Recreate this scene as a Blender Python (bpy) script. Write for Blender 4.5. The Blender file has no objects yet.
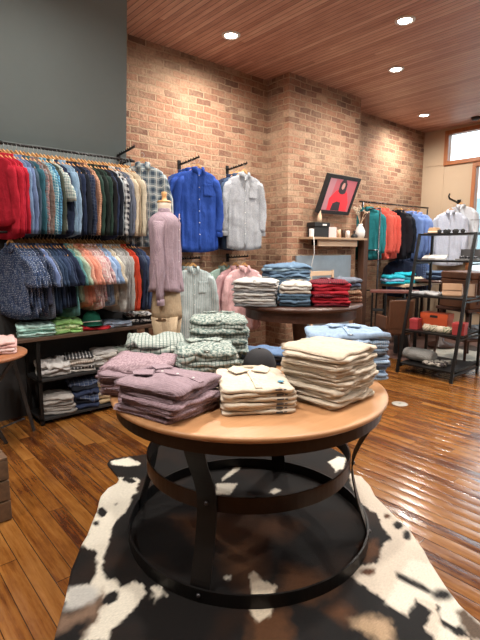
import bpy, math, random
from mathutils import Vector, Matrix, noise
S = bpy.context.scene
COL = S.collection
PI = math.pi
R = math.radians
random.seed(7)

# ------------------------------------------------------------------ camera numbers
FOC, CH, PITCH, YAW = 462.0, 1.5, R(8.6), R(49)
_F = Vector((math.cos(YAW)*math.cos(PITCH), math.sin(YAW)*math.cos(PITCH), -math.sin(PITCH)))
_R = Vector((math.sin(YAW), -math.cos(YAW), 0))
_U = _R.cross(_F)
CAM = Vector((0, 0, CH))
def ray(x, y): return _F + (x-240)/FOC*_R + (320-y)/FOC*_U
def at_z(x, y, z):
    r = ray(x, y); return CAM + r*((z-CH)/r.z)
def at_y(x, y, Y):
    r = ray(x, y); return CAM + r*(Y/r.y)
def at_x(x, y, X):
    r = ray(x, y); return CAM + r*(X/r.x)

# ------------------------------------------------------------------ materials
def new_mat(name):
    m = bpy.data.materials.new(name); m.use_nodes = True
    nt = m.node_tree; nt.nodes.clear()
    out = nt.nodes.new('ShaderNodeOutputMaterial')
    b = nt.nodes.new('ShaderNodeBsdfPrincipled')
    nt.links.new(b.outputs[0], out.inputs[0])
    return m, nt, b
class NT:
    def __init__(s, nt): s.nt = nt
    def n(s, t, **k):
        nd = s.nt.nodes.new(t)
        for a, v in k.items(): setattr(nd, a, v)
        return nd
    def put(s, sock, v):
        if isinstance(v, bpy.types.NodeSocket): s.nt.links.new(v, sock)
        elif v is not None:
            if isinstance(v, (tuple, list)) and len(v) == 3 and sock.type == 'RGBA': v = (*v, 1)
            sock.default_value = v
    def m(s, op, a, b=None, c=None):
        nd = s.n('ShaderNodeMath', operation=op)
        s.put(nd.inputs[0], a)
        if b is not None: s.put(nd.inputs[1], b)
        if c is not None: s.put(nd.inputs[2], c)
        return nd.outputs[0]
    def mix(s, f, a, b, mode='MIX'):
        nd = s.n('ShaderNodeMix', data_type='RGBA', blend_type=mode)
        s.put(nd.inputs[0], f); s.put(nd.inputs[6], a); s.put(nd.inputs[7], b)
        return nd.outputs[2]
    def comb(s, x, y, z=0.0):
        nd = s.n('ShaderNodeCombineXYZ')
        s.put(nd.inputs[0], x); s.put(nd.inputs[1], y); s.put(nd.inputs[2], z)
        return nd.outputs[0]
    def noise(s, vec, scale, detail=3.0, rough=.55):
        nd = s.n('ShaderNodeTexNoise'); s.put(nd.inputs['Vector'], vec)
        nd.inputs['Scale'].default_value = scale; nd.inputs['Detail'].default_value = detail
        nd.inputs['Roughness'].default_value = rough
        return nd
    def ramp(s, f, stops):
        nd = s.n('ShaderNodeValToRGB'); s.put(nd.inputs[0], f)
        cr = nd.color_ramp
        while len(cr.elements) < len(stops): cr.elements.new(.5)
        for e, (p, c) in zip(cr.elements, stops):
            e.position = p; e.color = (*c, 1) if len(c) == 3 else c
        return nd.outputs[0]
    def bump(s, h, strength, dist=.01, normal=None):
        nd = s.n('ShaderNodeBump'); s.put(nd.inputs['Height'], h)
        nd.inputs['Strength'].default_value = strength; nd.inputs['Distance'].default_value = dist
        if normal is not None: s.put(nd.inputs['Normal'], normal)
        return nd.outputs[0]
    def xyz(s, kind='Object'):
        tc = s.n('ShaderNodeTexCoord'); sp = s.n('ShaderNodeSeparateXYZ')
        s.nt.links.new(tc.outputs[kind], sp.inputs[0])
        return tc.outputs[kind], sp.outputs[0], sp.outputs[1], sp.outputs[2]

def plain(name, col, rough=.5, metal=0.0, emit=None, strength=1.0, vary=.08, scale=30, bump=0.0, spec=.5):
    m, nt, b = new_mat(name); N = NT(nt)
    v, x, y, z = N.xyz()
    nz = N.noise(v, scale)
    N.put(b.inputs['Base Color'], N.mix(nz.outputs[0], tuple(c*(1-vary) for c in col), tuple(min(1, c*(1+vary)) for c in col)))
    b.inputs['Roughness'].default_value = rough; b.inputs['Metallic'].default_value = metal
    b.inputs['Specular IOR Level'].default_value = spec
    if emit:
        b.inputs['Emission Color'].default_value = (*emit, 1); b.inputs['Emission Strength'].default_value = strength
    if bump: N.put(b.inputs['Normal'], N.bump(nz.outputs[0], bump, .004))
    return m

def wood(name, c1, c2, rough=.45, axis='x', scale=1.0):
    m, nt, b = new_mat(name); N = NT(nt)
    v, x, y, z = N.xyz()
    s = {'x': (2, 30, 30), 'y': (30, 2, 30), 'z': (30, 30, 2)}[axis]
    vec = N.comb(N.m('MULTIPLY', x, s[0]*scale), N.m('MULTIPLY', y, s[1]*scale), N.m('MULTIPLY', z, s[2]*scale))
    nz = N.noise(vec, 1.0, 5, .6); n2 = N.noise(v, 3.0*scale, 2)
    f = N.m('ADD', N.m('MULTIPLY', nz.outputs[0], .7), N.m('MULTIPLY', n2.outputs[0], .3))
    N.put(b.inputs['Base Color'], N.ramp(f, [(.3, c2), (.65, c1)]))
    b.inputs['Roughness'].default_value = rough
    N.put(b.inputs['Normal'], N.bump(nz.outputs[0], .12, .003))
    return m

FAB = {}
def fabric(col, pat=None, c2=(1, 1, 1), per=.012, frac=.3, c3=None, rough=.85):
    key = (col, pat, c2, per, frac, c3)
    if key in FAB: return FAB[key]
    m, nt, b = new_mat('fabric' + ('_' + pat if pat else '')); N = NT(nt)
    v, x, y, z = N.xyz()
    u = x; w = N.m('ADD', y, z)
    base = col
    def st(c, p, f, ph=0.0):
        return N.m('LESS_THAN', N.m('FRACT', N.m('ADD', N.m('DIVIDE', c, p), 10.0+ph)), f)
    if pat == 'stripe': base = N.mix(st(u, per, frac), col, c2)
    elif pat == 'gingham':
        f = N.m('MULTIPLY', N.m('ADD', st(u, per, .5), st(w, per, .5)), .5)
        base = N.mix(f, col, c2)
    elif pat == 'check':      # thin lines on a ground
        f = N.m('MAXIMUM', st(u, per, frac), st(w, per, frac))
        base = N.mix(f, col, c2)
    elif pat == 'plaid':
        f = N.m('MULTIPLY', N.m('ADD', st(u, per, frac), st(w, per, frac)), .5)
        base = N.mix(f, col, c2)
        g = N.m('MAXIMUM', st(u, per, .08, .35), st(w, per, .08, .35))
        base = N.mix(g, base, c3 or c2)
    elif pat == 'dots':
        vo = N.n('ShaderNodeTexVoronoi'); N.put(vo.inputs['Vector'], N.comb(u, w)); vo.inputs['Scale'].default_value = 1/per
        vo.inputs['Randomness'].default_value = .35
        base = N.mix(N.m('LESS_THAN', vo.outputs['Distance'], frac), col, c2)
    elif pat == 'print':
        n1 = N.noise(N.comb(u, w), 1/per, 2, .6)
        f = N.ramp(n1.outputs[0], [(.5-.04, (0, 0, 0)), (.5+.04, (1, 1, 1))])
        base = N.mix(f, col, c2)
    nz = N.noise(v, 60, 3)
    out = N.mix(1.0, base, N.ramp(nz.outputs[0], [(.3, (.84, .84, .84)), (.7, (1, 1, 1))]), 'MULTIPLY')
    N.put(b.inputs['Base Color'], out)
    b.inputs['Roughness'].default_value = rough; b.inputs['Specular IOR Level'].default_value = .25
    nw = N.noise(v, 14, 3, .5); nf = N.noise(v, 400, 1)
    nv = N.noise(N.comb(N.m('MULTIPLY', x, 12), N.m('MULTIPLY', y, 8), N.m('MULTIPLY', z, 4.5)), 1.0, 3, .6)
    h = N.m('ADD', N.m('ADD', N.m('MULTIPLY', nw.outputs[0], .8), nv.outputs[0]), N.m('MULTIPLY', nf.outputs[0], .04))
    N.put(b.inputs['Normal'], N.bump(h, .75, .016))
    FAB[key] = m
    return m

M = {}
M['black_metal'] = plain('black_metal', (.014, .013, .013), .42, .6, vary=.3, scale=12)
M['bronze_metal'] = plain('bronze_metal', (.030, .020, .016), .36, .7, vary=.35, scale=9, bump=.15)
M['steel'] = plain('steel', (.45, .45, .47), .3, 1.0)
M['dark_steel'] = plain('dark_steel', (.10, .10, .11), .35, .9)
M['hanger'] = wood('hanger_wood', (.62, .36, .15), (.45, .23, .08), .4, 'x')
M['hanger_dark'] = wood('hanger_wood_amber', (.50, .24, .08), (.34, .14, .04), .4, 'x')
M['tabletop'] = wood('table_wood', (.50, .27, .13), (.36, .18, .08), .38, 'x', .6)
M['stool_wood'] = wood('stool_wood', (.36, .15, .07), (.22, .08, .035), .45, 'x')
M['crate'] = wood('crate_wood', (.15, .085, .045), (.06, .033, .018), .75, 'y')
M['shelf_wood'] = wood('shelf_wood', (.45, .31, .20), (.30, .19, .11), .6, 'x')
M['pale_wood'] = wood('pale_wood', (.70, .52, .36), (.55, .38, .25), .6, 'x')
M['post'] = wood('post_wood', (.10, .045, .025), (.035, .016, .01), .6, 'z')
M['dark_wood'] = wood('dark_wood', (.07, .028, .018), (.03, .012, .008), .4, 'x')
M['brown_wood'] = wood('brown_wood', (.11, .045, .02), (.06, .022, .01), .4, 'x')
M['trim_wood'] = wood('trim_wood', (.42, .16, .06), (.28, .09, .03), .4, 'z')
M['red_wood'] = wood('red_wood', (.20, .075, .065), (.11, .04, .035), .3, 'x')
M['black_paint'] = plain('black_paint', (.012, .012, .013), .6)
M['black_cloth'] = plain('black_cloth', (.012, .012, .015), .85, scale=100, vary=.3)
M['white'] = plain('white_plastic', (.75, .73, .70), .5)
M['cream'] = plain('cream_cloth', (.68, .58, .44), .8)
M['leather'] = plain('brown_leather', (.10, .042, .022), .42, vary=.25, scale=20, bump=.2)
M['glass_jar'] = plain('dark_glass', (.05, .03, .02), .1)
M['button'] = plain('button', (.75, .75, .72), .3)

# ------------------------------------------------------------------ mesh builder
class MB:
    def __init__(s): s.v = []; s.f = []; s.sm = []
    def add(s, vs, fs, smooth=True, mat=None):
        o = len(s.v)
        s.v += [tuple(mat @ Vector(p)) if mat is not None else tuple(p) for p in vs]
        s.f += [tuple(i+o for i in f) for f in fs]; s.sm += [smooth]*len(fs)
        return s
    def box(s, a, b, mat=None):
        x0, y0, z0 = a; x1, y1, z1 = b
        vs = [(x0,y0,z0),(x1,y0,z0),(x1,y1,z0),(x0,y1,z0),(x0,y0,z1),(x1,y0,z1),(x1,y1,z1),(x0,y1,z1)]
        return s.add(vs, [(0,3,2,1),(4,5,6,7),(0,1,5,4),(1,2,6,5),(2,3,7,6),(3,0,4,7)], False, mat)
    def loft(s, rings, cap=True, smooth=True, closed=True, mat=None):
        n = len(rings[0]); vs = [p for r in rings for p in r]; fs = []
        for i in range(len(rings)-1):
            for j in range(n if closed else n-1):
                k = (j+1) % n
                fs.append((i*n+j, i*n+k, (i+1)*n+k, (i+1)*n+j))
        if cap:
            fs.append(tuple(range(n-1, -1, -1))); fs.append(tuple((len(rings)-1)*n+j for j in range(n)))
        s.add(vs, fs, smooth, mat)
        if cap and n > 4: s.sm[-1] = s.sm[-2] = False
        return s
    def tube(s, path, r, n=8, mat=None, flat=1.0, cap=True):
        P = [Vector(p) for p in path]; rs = r if isinstance(r, (list, tuple)) else [r]*len(P)
        rings = []; up = None
        for i, p in enumerate(P):
            d = (P[min(i+1, len(P)-1)] - P[max(i-1, 0)]).normalized()
            if up is None:
                up = Vector((0, 0, 1)) if abs(d.z) < .9 else Vector((1, 0, 0))
            a = (up - d*up.dot(d)).normalized(); bb = d.cross(a); up = a
            rings.append([p + a*rs[i]*math.cos(2*PI*j/n) + bb*rs[i]*flat*math.sin(2*PI*j/n) for j in range(n)])
        return s.loft(rings, cap, mat=mat)
    def bar(s, p, q, w, t, side=None, mat=None):     # rectangular bar p->q
        p = Vector(p); q = Vector(q); d = (q-p).normalized()
        a = Vector(side) if side else (Vector((0, 0, 1)) if abs(d.z) < .9 else Vector((1, 0, 0)))
        a = (a - d*a.dot(d)).normalized(); b = d.cross(a)
        rr = [[c + a*w/2*sa + b*t/2*sb for sa, sb in ((1,1),(-1,1),(-1,-1),(1,-1))] for c in (p, q)]
        return s.loft(rr, True, False, mat=mat)
    def lathe(s, prof, n=32, mat=None, c=(0, 0)):
        rings = [[(c[0]+r*math.cos(2*PI*j/n), c[1]+r*math.sin(2*PI*j/n), z) for j in range(n)] for r, z in prof]
        return s.loft(rings, True, mat=mat)
    def ring_band(s, ro, ri, z0, z1, n=96):
        rings = [[(r*math.cos(2*PI*j/n), r*math.sin(2*PI*j/n), z) for r, z in ((ro, z0), (ro, z1), (ri, z1), (ri, z0))] for j in range(n)]
        vs = [p for r in rings for p in r]; fs = []
        for j in range(n):
            k = (j+1) % n
            for i in range(4): fs.append((j*4+i, k*4+i, k*4+(i+1) % 4, j*4+(i+1) % 4))
        return s.add(vs, fs, False)
    def prism(s, pts, z0, z1, mat=None):   # polygon in xy
        n = len(pts)
        return s.add([(x, y, z0) for x, y in pts]+[(x, y, z1) for x, y in pts],
                     [tuple(range(n-1, -1, -1)), tuple(range(n, 2*n))]+[(i, (i+1) % n, n+(i+1) % n, n+i) for i in range(n)], False, mat)
    def mesh(s, name, mat):
        me = bpy.data.meshes.new(name); me.from_pydata(s.v, [], s.f)
        me.polygons.foreach_set('use_smooth', s.sm)
        if mat: me.materials.append(mat)
        me.update(); return me
    def build(s, name, mat, parent=None, bevel=0, label=None):
        o = bpy.data.objects.new(name, s.mesh(name, mat)); COL.objects.link(o)
        if parent is not None: o.parent = parent
        if bevel:
            md = o.modifiers.new('bevel', 'BEVEL'); md.width = bevel; md.segments = 2; md.limit_method = 'ANGLE'
        if label: o['label'] = label
        return o
def thing(name, label, cat, loc=(0, 0, 0), rz=0, group=None, rot=None):
    o = bpy.data.objects.new(name, None); COL.objects.link(o); o.empty_display_size = .05
    o.location = loc; o.rotation_euler = rot or (0, 0, rz)
    o['label'] = label; o['category'] = cat
    if group: o['group'] = group
    return o
def tag(o, label, cat, group=None):
    o['label'] = label; o['category'] = cat
    if group: o['group'] = group
    return o
def struct(o): o['kind'] = 'structure'; return o
def place(o, loc, rz=0): o.location = loc; o.rotation_euler = (0, 0, rz); return o

# ------------------------------------------------------------------ setting
CEIL, WALLY, WALLX, CHY = 3.585, 4.40, 8.23, 4.03

def brick_mat():
    m, nt, b = new_mat('old_brick'); N = NT(nt)
    v, x, y, z = N.xyz()
    wob = N.noise(v, 3.2, 3); wob2 = N.noise(v, 16.0, 3)
    d = N.m('MULTIPLY', N.m('SUBTRACT', wob.outputs[0], .5), .036)
    d2 = N.m('MULTIPLY', N.m('SUBTRACT', wob2.outputs[0], .5), .022)
    u = N.m('ADD', N.m('ADD', x, y), d2); w = N.m('ADD', N.m('ADD', z, d), d2)
    br = N.n('ShaderNodeTexBrick'); N.put(br.inputs['Vector'], N.comb(u, w))
    br.inputs['Scale'].default_value = 1.0; br.inputs['Brick Width'].default_value = .205
    br.inputs['Row Height'].default_value = .072; br.inputs['Mortar Size'].default_value = .008
    br.inputs['Mortar Smooth'].default_value = .35
    br.inputs['Color1'].default_value = (.0, .0, .0, 1); br.inputs['Color2'].default_value = (1, 1, 1, 1)
    br.inputs['Mortar'].default_value = (.5, .5, .5, 1); br.inputs['Bias'].default_value = 0
    bc = N.ramp(br.outputs[0], [(0, (.17, .085, .055)), (.35, (.29, .145, .09)), (.7, (.38, .19, .115)), (1, (.45, .29, .19))])
    n1 = N.noise(v, 1.7, 4, .65); n2 = N.noise(v, 35, 3); n3 = N.noise(v, 6, 4, .7)
    bc = N.mix(N.ramp(n1.outputs[0], [(.46, (0,0,0)), (.70, (.8,.8,.8))]), bc, (.46, .32, .21))
    bc = N.mix(N.ramp(n3.outputs[0], [(.56, (0,0,0)), (.75, (.7,.7,.7))]), bc, (.13, .065, .045))
    bc = N.mix(1.0, bc, N.ramp(n2.outputs[0], [(.3, (.72,.72,.72)), (.65, (1.08,1.08,1.08))]), 'MULTIPLY')
    mort = N.mix(n3.outputs[0], (.28, .18, .11), (.52, .38, .25))
    colr = N.mix(br.outputs['Fac'], bc, mort)
    N.put(b.inputs['Base Color'], colr); b.inputs['Roughness'].default_value = .88
    h = N.m('ADD', N.m('SUBTRACT', 1.0, br.outputs['Fac']), N.m('MULTIPLY', N.m('ADD', n2.outputs[0], n3.outputs[0]), .45))
    N.put(b.inputs['Normal'], N.bump(h, 1.0, .024))
    return m
M['brick'] = brick_mat()

def plank_mat(name, width, stops, rough, groove, grain=40, blen=2.6, wave=0.0, coat=0.0, endlines=True):
    m, nt, b = new_mat(name); N = NT(nt)
    v, x, y, z = N.xyz()
    q = N.m('DIVIDE', x, width); idx = N.m('FLOOR', q); fr = N.m('FRACT', q)
    wn = N.n('ShaderNodeTexWhiteNoise', noise_dimensions='1D'); N.put(wn.inputs['W'], idx)
    yy = N.m('DIVIDE', N.m('ADD', y, N.m('MULTIPLY', wn.outputs[0], 9.0)), blen)
    idy = N.m('FLOOR', yy); fy = N.m('FRACT', yy)
    wn2 = N.n('ShaderNodeTexWhiteNoise', noise_dimensions='2D'); N.put(wn2.inputs['Vector'], N.comb(idx, idy))
    g = N.noise(N.comb(N.m('MULTIPLY', x, grain), N.m('MULTIPLY', y, grain*.06), N.m('MULTIPLY', wn2.outputs[0], 30.0)), 1.0, 6, .68)
    big = N.noise(v, 1.6, 4, .65)
    mid = N.noise(N.comb(N.m('MULTIPLY', x, 6.0), N.m('MULTIPLY', y, 2.5)), 1.6, 4, .7)
    f = N.m('ADD', N.m('MULTIPLY', wn2.outputs[0], .20), N.m('ADD', N.m('MULTIPLY', g.outputs[0], .55), N.m('ADD', N.m('MULTIPLY', big.outputs[0], .2), N.m('MULTIPLY', mid.outputs[0], .25))))
    c = N.ramp(f, stops)
    e = N.m('MINIMUM', fr, N.m('SUBTRACT', 1.0, fr))
    gr = N.m('LESS_THAN', e, groove)
    if endlines: gr = N.m('MAXIMUM', gr, N.m('LESS_THAN', fy, .0018))
    c = N.mix(N.m('MULTIPLY', gr, .8), c, (.02, .008, .004))
    N.put(b.inputs['Base Color'], c)
    N.put(b.inputs['Roughness'], N.m('ADD', rough, N.m('MULTIPLY', mid.outputs[0], rough*.9)))
    h = N.m('MULTIPLY', N.m('MINIMUM', N.m('DIVIDE', e, groove*2), 1.0), 1.0)
    nb = N.bump(h, .5, .003)
    if wave:
        cup = N.m('ADD', N.m('MULTIPLY', N.m('SINE', N.m('MULTIPLY', fr, PI)), .55), N.m('ADD', N.m('MULTIPLY', mid.outputs[0], 1.0), N.m('MULTIPLY', g.outputs[0], .25)))
        nb = N.bump(cup, wave, .006, nb)
    N.put(b.inputs['Normal'], nb)
    if coat:
        b.inputs['Coat Weight'].default_value = coat; b.inputs['Coat Roughness'].default_value = .08
        N.put(b.inputs['Coat Normal'], nb)
    return m
M['floor'] = plank_mat('varnished_floor_boards', .088, [(.34, (.020, .006, .003)), (.47, (.075, .021, .006)), (.60, (.185, .068, .013)), (.80, (.31, .14, .035))], .14, .022, 40, 2.4, .55, .25)
M['ceiling'] = plank_mat('beadboard_ceiling', .058, [(.32, (.20, .080, .050)), (.5, (.41, .19, .13)), (.65, (.55, .30, .21)), (.82, (.66, .44, .33))], .34, .055, 45, 4.5, 0, 0, False)

def slate_mat():
    m, nt, b = new_mat('slate_grey_panel'); N = NT(nt)
    v, x, y, z = N.xyz()
    n1 = N.noise(v, 1.2, 4, .6); n2 = N.noise(v, 5, 5, .7)
    N.put(b.inputs['Base Color'], N.mix(n1.outputs[0], (.130, .160, .164), (.172, .208, .210)))
    N.put(b.inputs['Roughness'], N.m('ADD', .24, N.m('MULTIPLY', n2.outputs[0], .22)))
    N.put(b.inputs['Normal'], N.bump(n1.outputs[0], .25, .02))
    return m
M['slate'] = slate_mat()
M['tan'] = plain('tan_wall_paint', (.47, .36, .25), .75, vary=.05, scale=2)
M['plaster'] = plain('warm_plaster', (.40, .33, .26), .85, vary=.08, scale=2)
M['dark_wall'] = plain('black_wall_paint', (.018, .018, .019), .7)

X0, Y0 = -2.6, -3.0
struct(MB().box((X0, Y0, -.12), (WALLX+.2, WALLY+.2, 0)).build('floor', M['floor']))
struct(MB().box((X0, Y0, CEIL), (WALLX+.2, WALLY+.2, CEIL+.12)).build('ceiling', M['ceiling']))
struct(MB().box((X0, WALLY, 0), (WALLX+.2, WALLY+.2, CEIL)).build('wall_brick', M['brick']))
struct(MB().box((4.28, CHY, 0), (5.73, WALLY, CEIL)).build('wall_chimney', M['brick']))
pe = at_z(127, -4, CEIL)          # the panel leans out over the rails; its end edge
bx_, by_ = 2.285, WALLY-.045
sl = MB().box((X0, by_, 0), (2.335, WALLY, 2.405))
sl.add([(X0, by_, 2.405), (bx_, by_, 2.405), (pe.x, pe.y, CEIL), (X0, pe.y, CEIL), (X0, WALLY, 2.405), (bx_, WALLY, 2.405), (bx_, WALLY, CEIL), (X0, WALLY, CEIL)],
       [(0, 1, 2, 3), (1, 5, 6, 2), (0, 3, 7, 4), (3, 2, 6, 7), (0, 4, 5, 1), (4, 7, 6, 5)], False)
struct(sl.build('wall_slate', M['slate']))
struct(MB().box((X0, WALLY-.06, 0), (2.33, WALLY-.045, 1.66)).build('trim_1', M['dark_wall']))
struct(MB().box((X0-.2, Y0, 0), (X0, WALLY+.2, CEIL)).build('wall_left', M['plaster']))
struct(MB().box((X0, Y0-.2, 0), (WALLX+.2, Y0, CEIL)).build('wall_back', M['plaster']))
# window wall: openings - transom row, display window below, door
wm = MB()
TB, TT = 3.03, 3.47     # transom glass
wins = [(3.94, 2.55), (2.35, .95), (.75, -.65), (-.85, -2.3)]
DT = 2.88
XW = (WALLX, WALLX+.16)
wm.box((XW[0], 3.98, 0), (XW[1], WALLY+.2, CEIL))
wm.box((XW[0], Y0, TT+.03), (XW[1], 3.98, CEIL)); wm.box((XW[0], Y0, DT+.05), (XW[1], 3.98, TB-.03))
wm.box((XW[0], 3.50, 0), (XW[1], 3.98, DT+.05)); wm.box((XW[0], Y0, 0), (XW[1], 3.50, .42))
wm.box((XW[0], Y0, .42), (XW[1], -2.35, DT+.05)); wm.box((XW[0], Y0, TB-.03), (XW[1], -2.35, TT+.03))
struct(wm.build('wall_window', M['tan']))
struct(MB().box((WALLX-.012, 4.0, 2.98), (WALLX, 4.36, 3.0)).box((WALLX-.008, 4.0, 0), (WALLX, 4.012, 3.45)).build('trim_2', M['tan']))
gm = bpy.data.materials.new('window_glass'); gm.use_nodes = True
nt = gm.node_tree; nt.nodes.clear(); N = NT(nt)
fr = N.n('ShaderNodeFresnel'); fr.inputs[0].default_value = 1.45
tr = N.n('ShaderNodeBsdfTransparent'); gl = N.n('ShaderNodeBsdfGlossy'); gl.inputs['Roughness'].default_value = .02
mx = N.n('ShaderNodeMixShader'); nt.links.new(fr.outputs[0], mx.inputs[0]); nt.links.new(tr.outputs[0], mx.inputs[1]); nt.links.new(gl.outputs[0], mx.inputs[2])
tr.inputs[0].default_value = (.93, .97, .96, 1)
nt.links.new(mx.outputs[0], N.n('ShaderNodeOutputMaterial').inputs[0])
M['glass'] = gm
def window(n, ya, yb, za, zb, wdt=.07):
    f = MB(); x0, x1 = WALLX-.035, WALLX+.1
    f.box((x0, yb-wdt, zb), (x1, ya+wdt, zb+wdt)).box((x0, yb-wdt, za-wdt), (x1, ya+wdt, za))
    f.box((x0, ya, za), (x1, ya+wdt, zb)).box((x0, yb-wdt, za), (x1, yb, zb))
    o = struct(f.build('window_%d' % n, M['trim_wood'], bevel=.006))
    MB().box((WALLX+.04, yb, za), (WALLX+.048, ya, zb)).build('pane', M['glass'], o)
    return o
k = 1
for ya, yb in wins: window(k, ya, yb, TB, TT); k += 1
for ya, yb in [(3.44, 2.45), (2.29, .95), (.79, -.65), (-.81, -2.3)]: window(k, ya, yb, .5, DT, .065); k += 1
struct(MB().box((WALLX+.16, -14, -.14), (26, 22, -.02)).build('ground', plain('pavement', (.42, .41, .39), .8)))
bd = thing('building', 'pale building across the street seen through the shop window', 'building', (20, 2, -.02))
MB().box((0, -12, 0), (3, 12, 5.2)).build('facade', plain('pale_facade', (.62, .66, .66), .8), bd)
for i in range(6):
    MB().box((-.04, -11+i*4, 1.2), (0, -9+i*4, 3.6)).build('window', plain('facade_glass', (.18, .25, .27), .2), bd)

# ------------------------------------------------------------------ ceiling lights
lamp_px = [((231, 35), 'nearest the slate panel and brick wall'), ((405, 20), 'nearest the top right corner'), ((396, 69), 'second from top along the right-hand row'),
           ((424, 115), 'farthest away, near the window wall')]
spots = [tuple(at_z(p[0], p[1], CEIL)[:2]) + (w,) for p, w in lamp_px]
added_lamps = [(1.15, 2.9), (.5, 1.0), (2.4, 1.1), (4.6, .6), (-1.0, 2.2), (6.6, 1.2), (2.6, -1.2), (6.4, 3.0)]  # extra lamps added out of view to light the room
for x, y in added_lamps[:7]: spots.append((x, y, None))
em = plain('lamp_glow', (1, 1, 1), .5, emit=(1.0, .93, .82), strength=38)
for i, (x, y, w) in enumerate(spots):
    t = thing('ceiling_light', 'round recessed ceiling light with glowing lens, ' + w if w else 'added round recessed ceiling light, out of view, to brighten the shop floor', 'ceiling light', (x, y, CEIL), group='recessed ceiling lights')
    MB().lathe([(.062, -.004), (.064, -.012), (.088, -.010), (.092, -.002), (.092, .0), (.062, .0)], 32).build('trim_ring', M['white'], t)
    MB().lathe([(.0001, -.006), (.060, -.006), (.060, -.002), (.0001, -.002)], 24).build('lens', em, t)
    L = bpy.data.lights.new('spot', 'SPOT'); L.energy = 230; L.spot_size = R(176); L.spot_blend = .9
    L.color = (1.0, .92, .83); L.shadow_soft_size = .07
    lo = bpy.data.objects.new('spot', L); COL.objects.link(lo); lo.location = (x, y, CEIL-.03)

# ------------------------------------------------------------------ clothing
def torso_mb(w, L, dep, seed, nz=16, na=36, flare=1.04, chest=1.0, rip=1.0):
    rnd = random.Random(seed); ph = [rnd.uniform(0, 6.28) for _ in range(6)]
    rings = []
    for i in range(nz+1):
        t = i/nz
        if i == 0: hw, z, dd = .058, -.096, .045
        elif i == 1: hw, z, dd = .080, -.108, .055
        elif i == 2: hw, z, dd = w*.31, -.128, .070
        elif i == 3: hw, z, dd = w*.425, -.158, .075
        else:
            s = (i-3)/(nz-3); z = -.158 - s*L
            hw = w*.465*(1 - .05*math.sin(min(1, s*1.2)*PI)) * (1+(flare-1)*s) * (.97 if i == 4 else 1)
            dd = dep*(1 - .12*math.sin(s*PI))
        if dep > .1 and i < 4: dd = (.105, .12, .17, .22)[i]
        dd = min(dd, dep) if i < 4 else dd
        amp = rip*.010*min(1, max(0, (t-.15)*1.4)); ring = []
        for j in range(na):
            a = 2*PI*j/na; c, s_ = math.cos(a), math.sin(a)
            px = hw*math.copysign(abs(c)**.8, c); py = dd*.5*math.copysign(abs(s_)**.75, s_)
            r = math.sin(px*120+ph[3]-z*5)*.38 + math.sin(px*72+ph[0]+z*4)*.55 + math.sin(px*41+ph[1]-z*6)*.65 + .5*math.sin(z*24+ph[2]+px*14)*(1-.6*t)
            k = min(1, dep/.05)
            if s_ < 0: k *= min(1, (abs(px)/.05)**2)
            py += amp*r*k*(1 if s_ > 0 else -1 if abs(s_) > .1 else 0)
            zz = z
            if i == nz: zz += .035*(abs(px)/(w*.5))**2 - .012
            elif i == nz-1: zz += .02*(abs(px)/(w*.5))**2
            ring.append((px, py, zz))
        rings.append(ring)
    return MB().loft(rings)
def sleeve_mb(side, w, length, dep, seed, rx=.062, short=False, swing=0.0, out=.045):
    rnd = random.Random(seed+side); n = 20; rings = []
    ph = rnd.uniform(0, 6.28); steps = 12 if not short else 6
    ln = .25 if short else length
    for i in range(steps+1):
        t = i/steps
        cx = w*.5 - .038 + out*math.sin(min(1, t*1.3)*PI*.5) + (.05*t if short else -.02*t*t)
        cz = -.182 - t*ln
        cy = swing*t*t + .006*math.sin(t*7+ph)
        r1 = rx*(1-.33*t) if not short else rx*(1+.12*t)
        r2 = max(.010, min(dep*.55, r1*.75))*(1-.2*t)
        if i == 0: r1 *= .6
        ring = []
        for j in range(n):
            a = 2*PI*j/n
            f = 1 + .13*math.sin(3*a+t*9+ph) + .09*math.sin(t*26+ph+2*a)
            ring.append((side*(cx + r1*f*math.cos(a)), cy + r2*f*math.sin(a), cz + .35*r1*math.cos(a)*(1-t)*-1))
        rings.append(ring)
    return MB().loft(rings), (side*(w*.5-.035+out-.02 if not short else 0), swing, -.182-ln)
def cuff_mb(c, r1, r2, h=.05):
    rings = []
    for r, z in ((1.0, 0), (1.06, -.004), (1.08, -h), (.98, -h-.002)):
        rings.append([(c[0]+r1*r*math.cos(2*PI*j/18), c[1]+r2*r*math.sin(2*PI*j/18), c[2]+z+.01) for j in range(18)])
    return MB().loft(rings)
def collar_mb(rx=.062, ry=.038, z=-.110, h=.030, fall=.046, dep=.05):
    n = 26; mb = MB(); rows = []
    for i in range(n+1):
        t = i/n; a = -PI/2 + .16 + t*(2*PI-.32)   # starts at the front, goes round the back
        c, s = math.cos(a), math.sin(a)
        front = max(0, -s)**3
        pr = [(1.0, 0, 0), (1.0, h, 0), (1.06, h+.006, 0), (1.14, h, 0), (1.28+.25*front, h-fall-.030*front, -.010*front), (1.22+.25*front, h-fall-.030*front, -.006*front), (1.08, h-.008, 0)]
        rows.append([(rx*k*c + (0.012*front*(1 if c > 0 else -1)), ry*k*s + dy, z+dz-.012*front*0) for k, dz, dy in pr])
    return mb.loft(rows, True)
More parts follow.
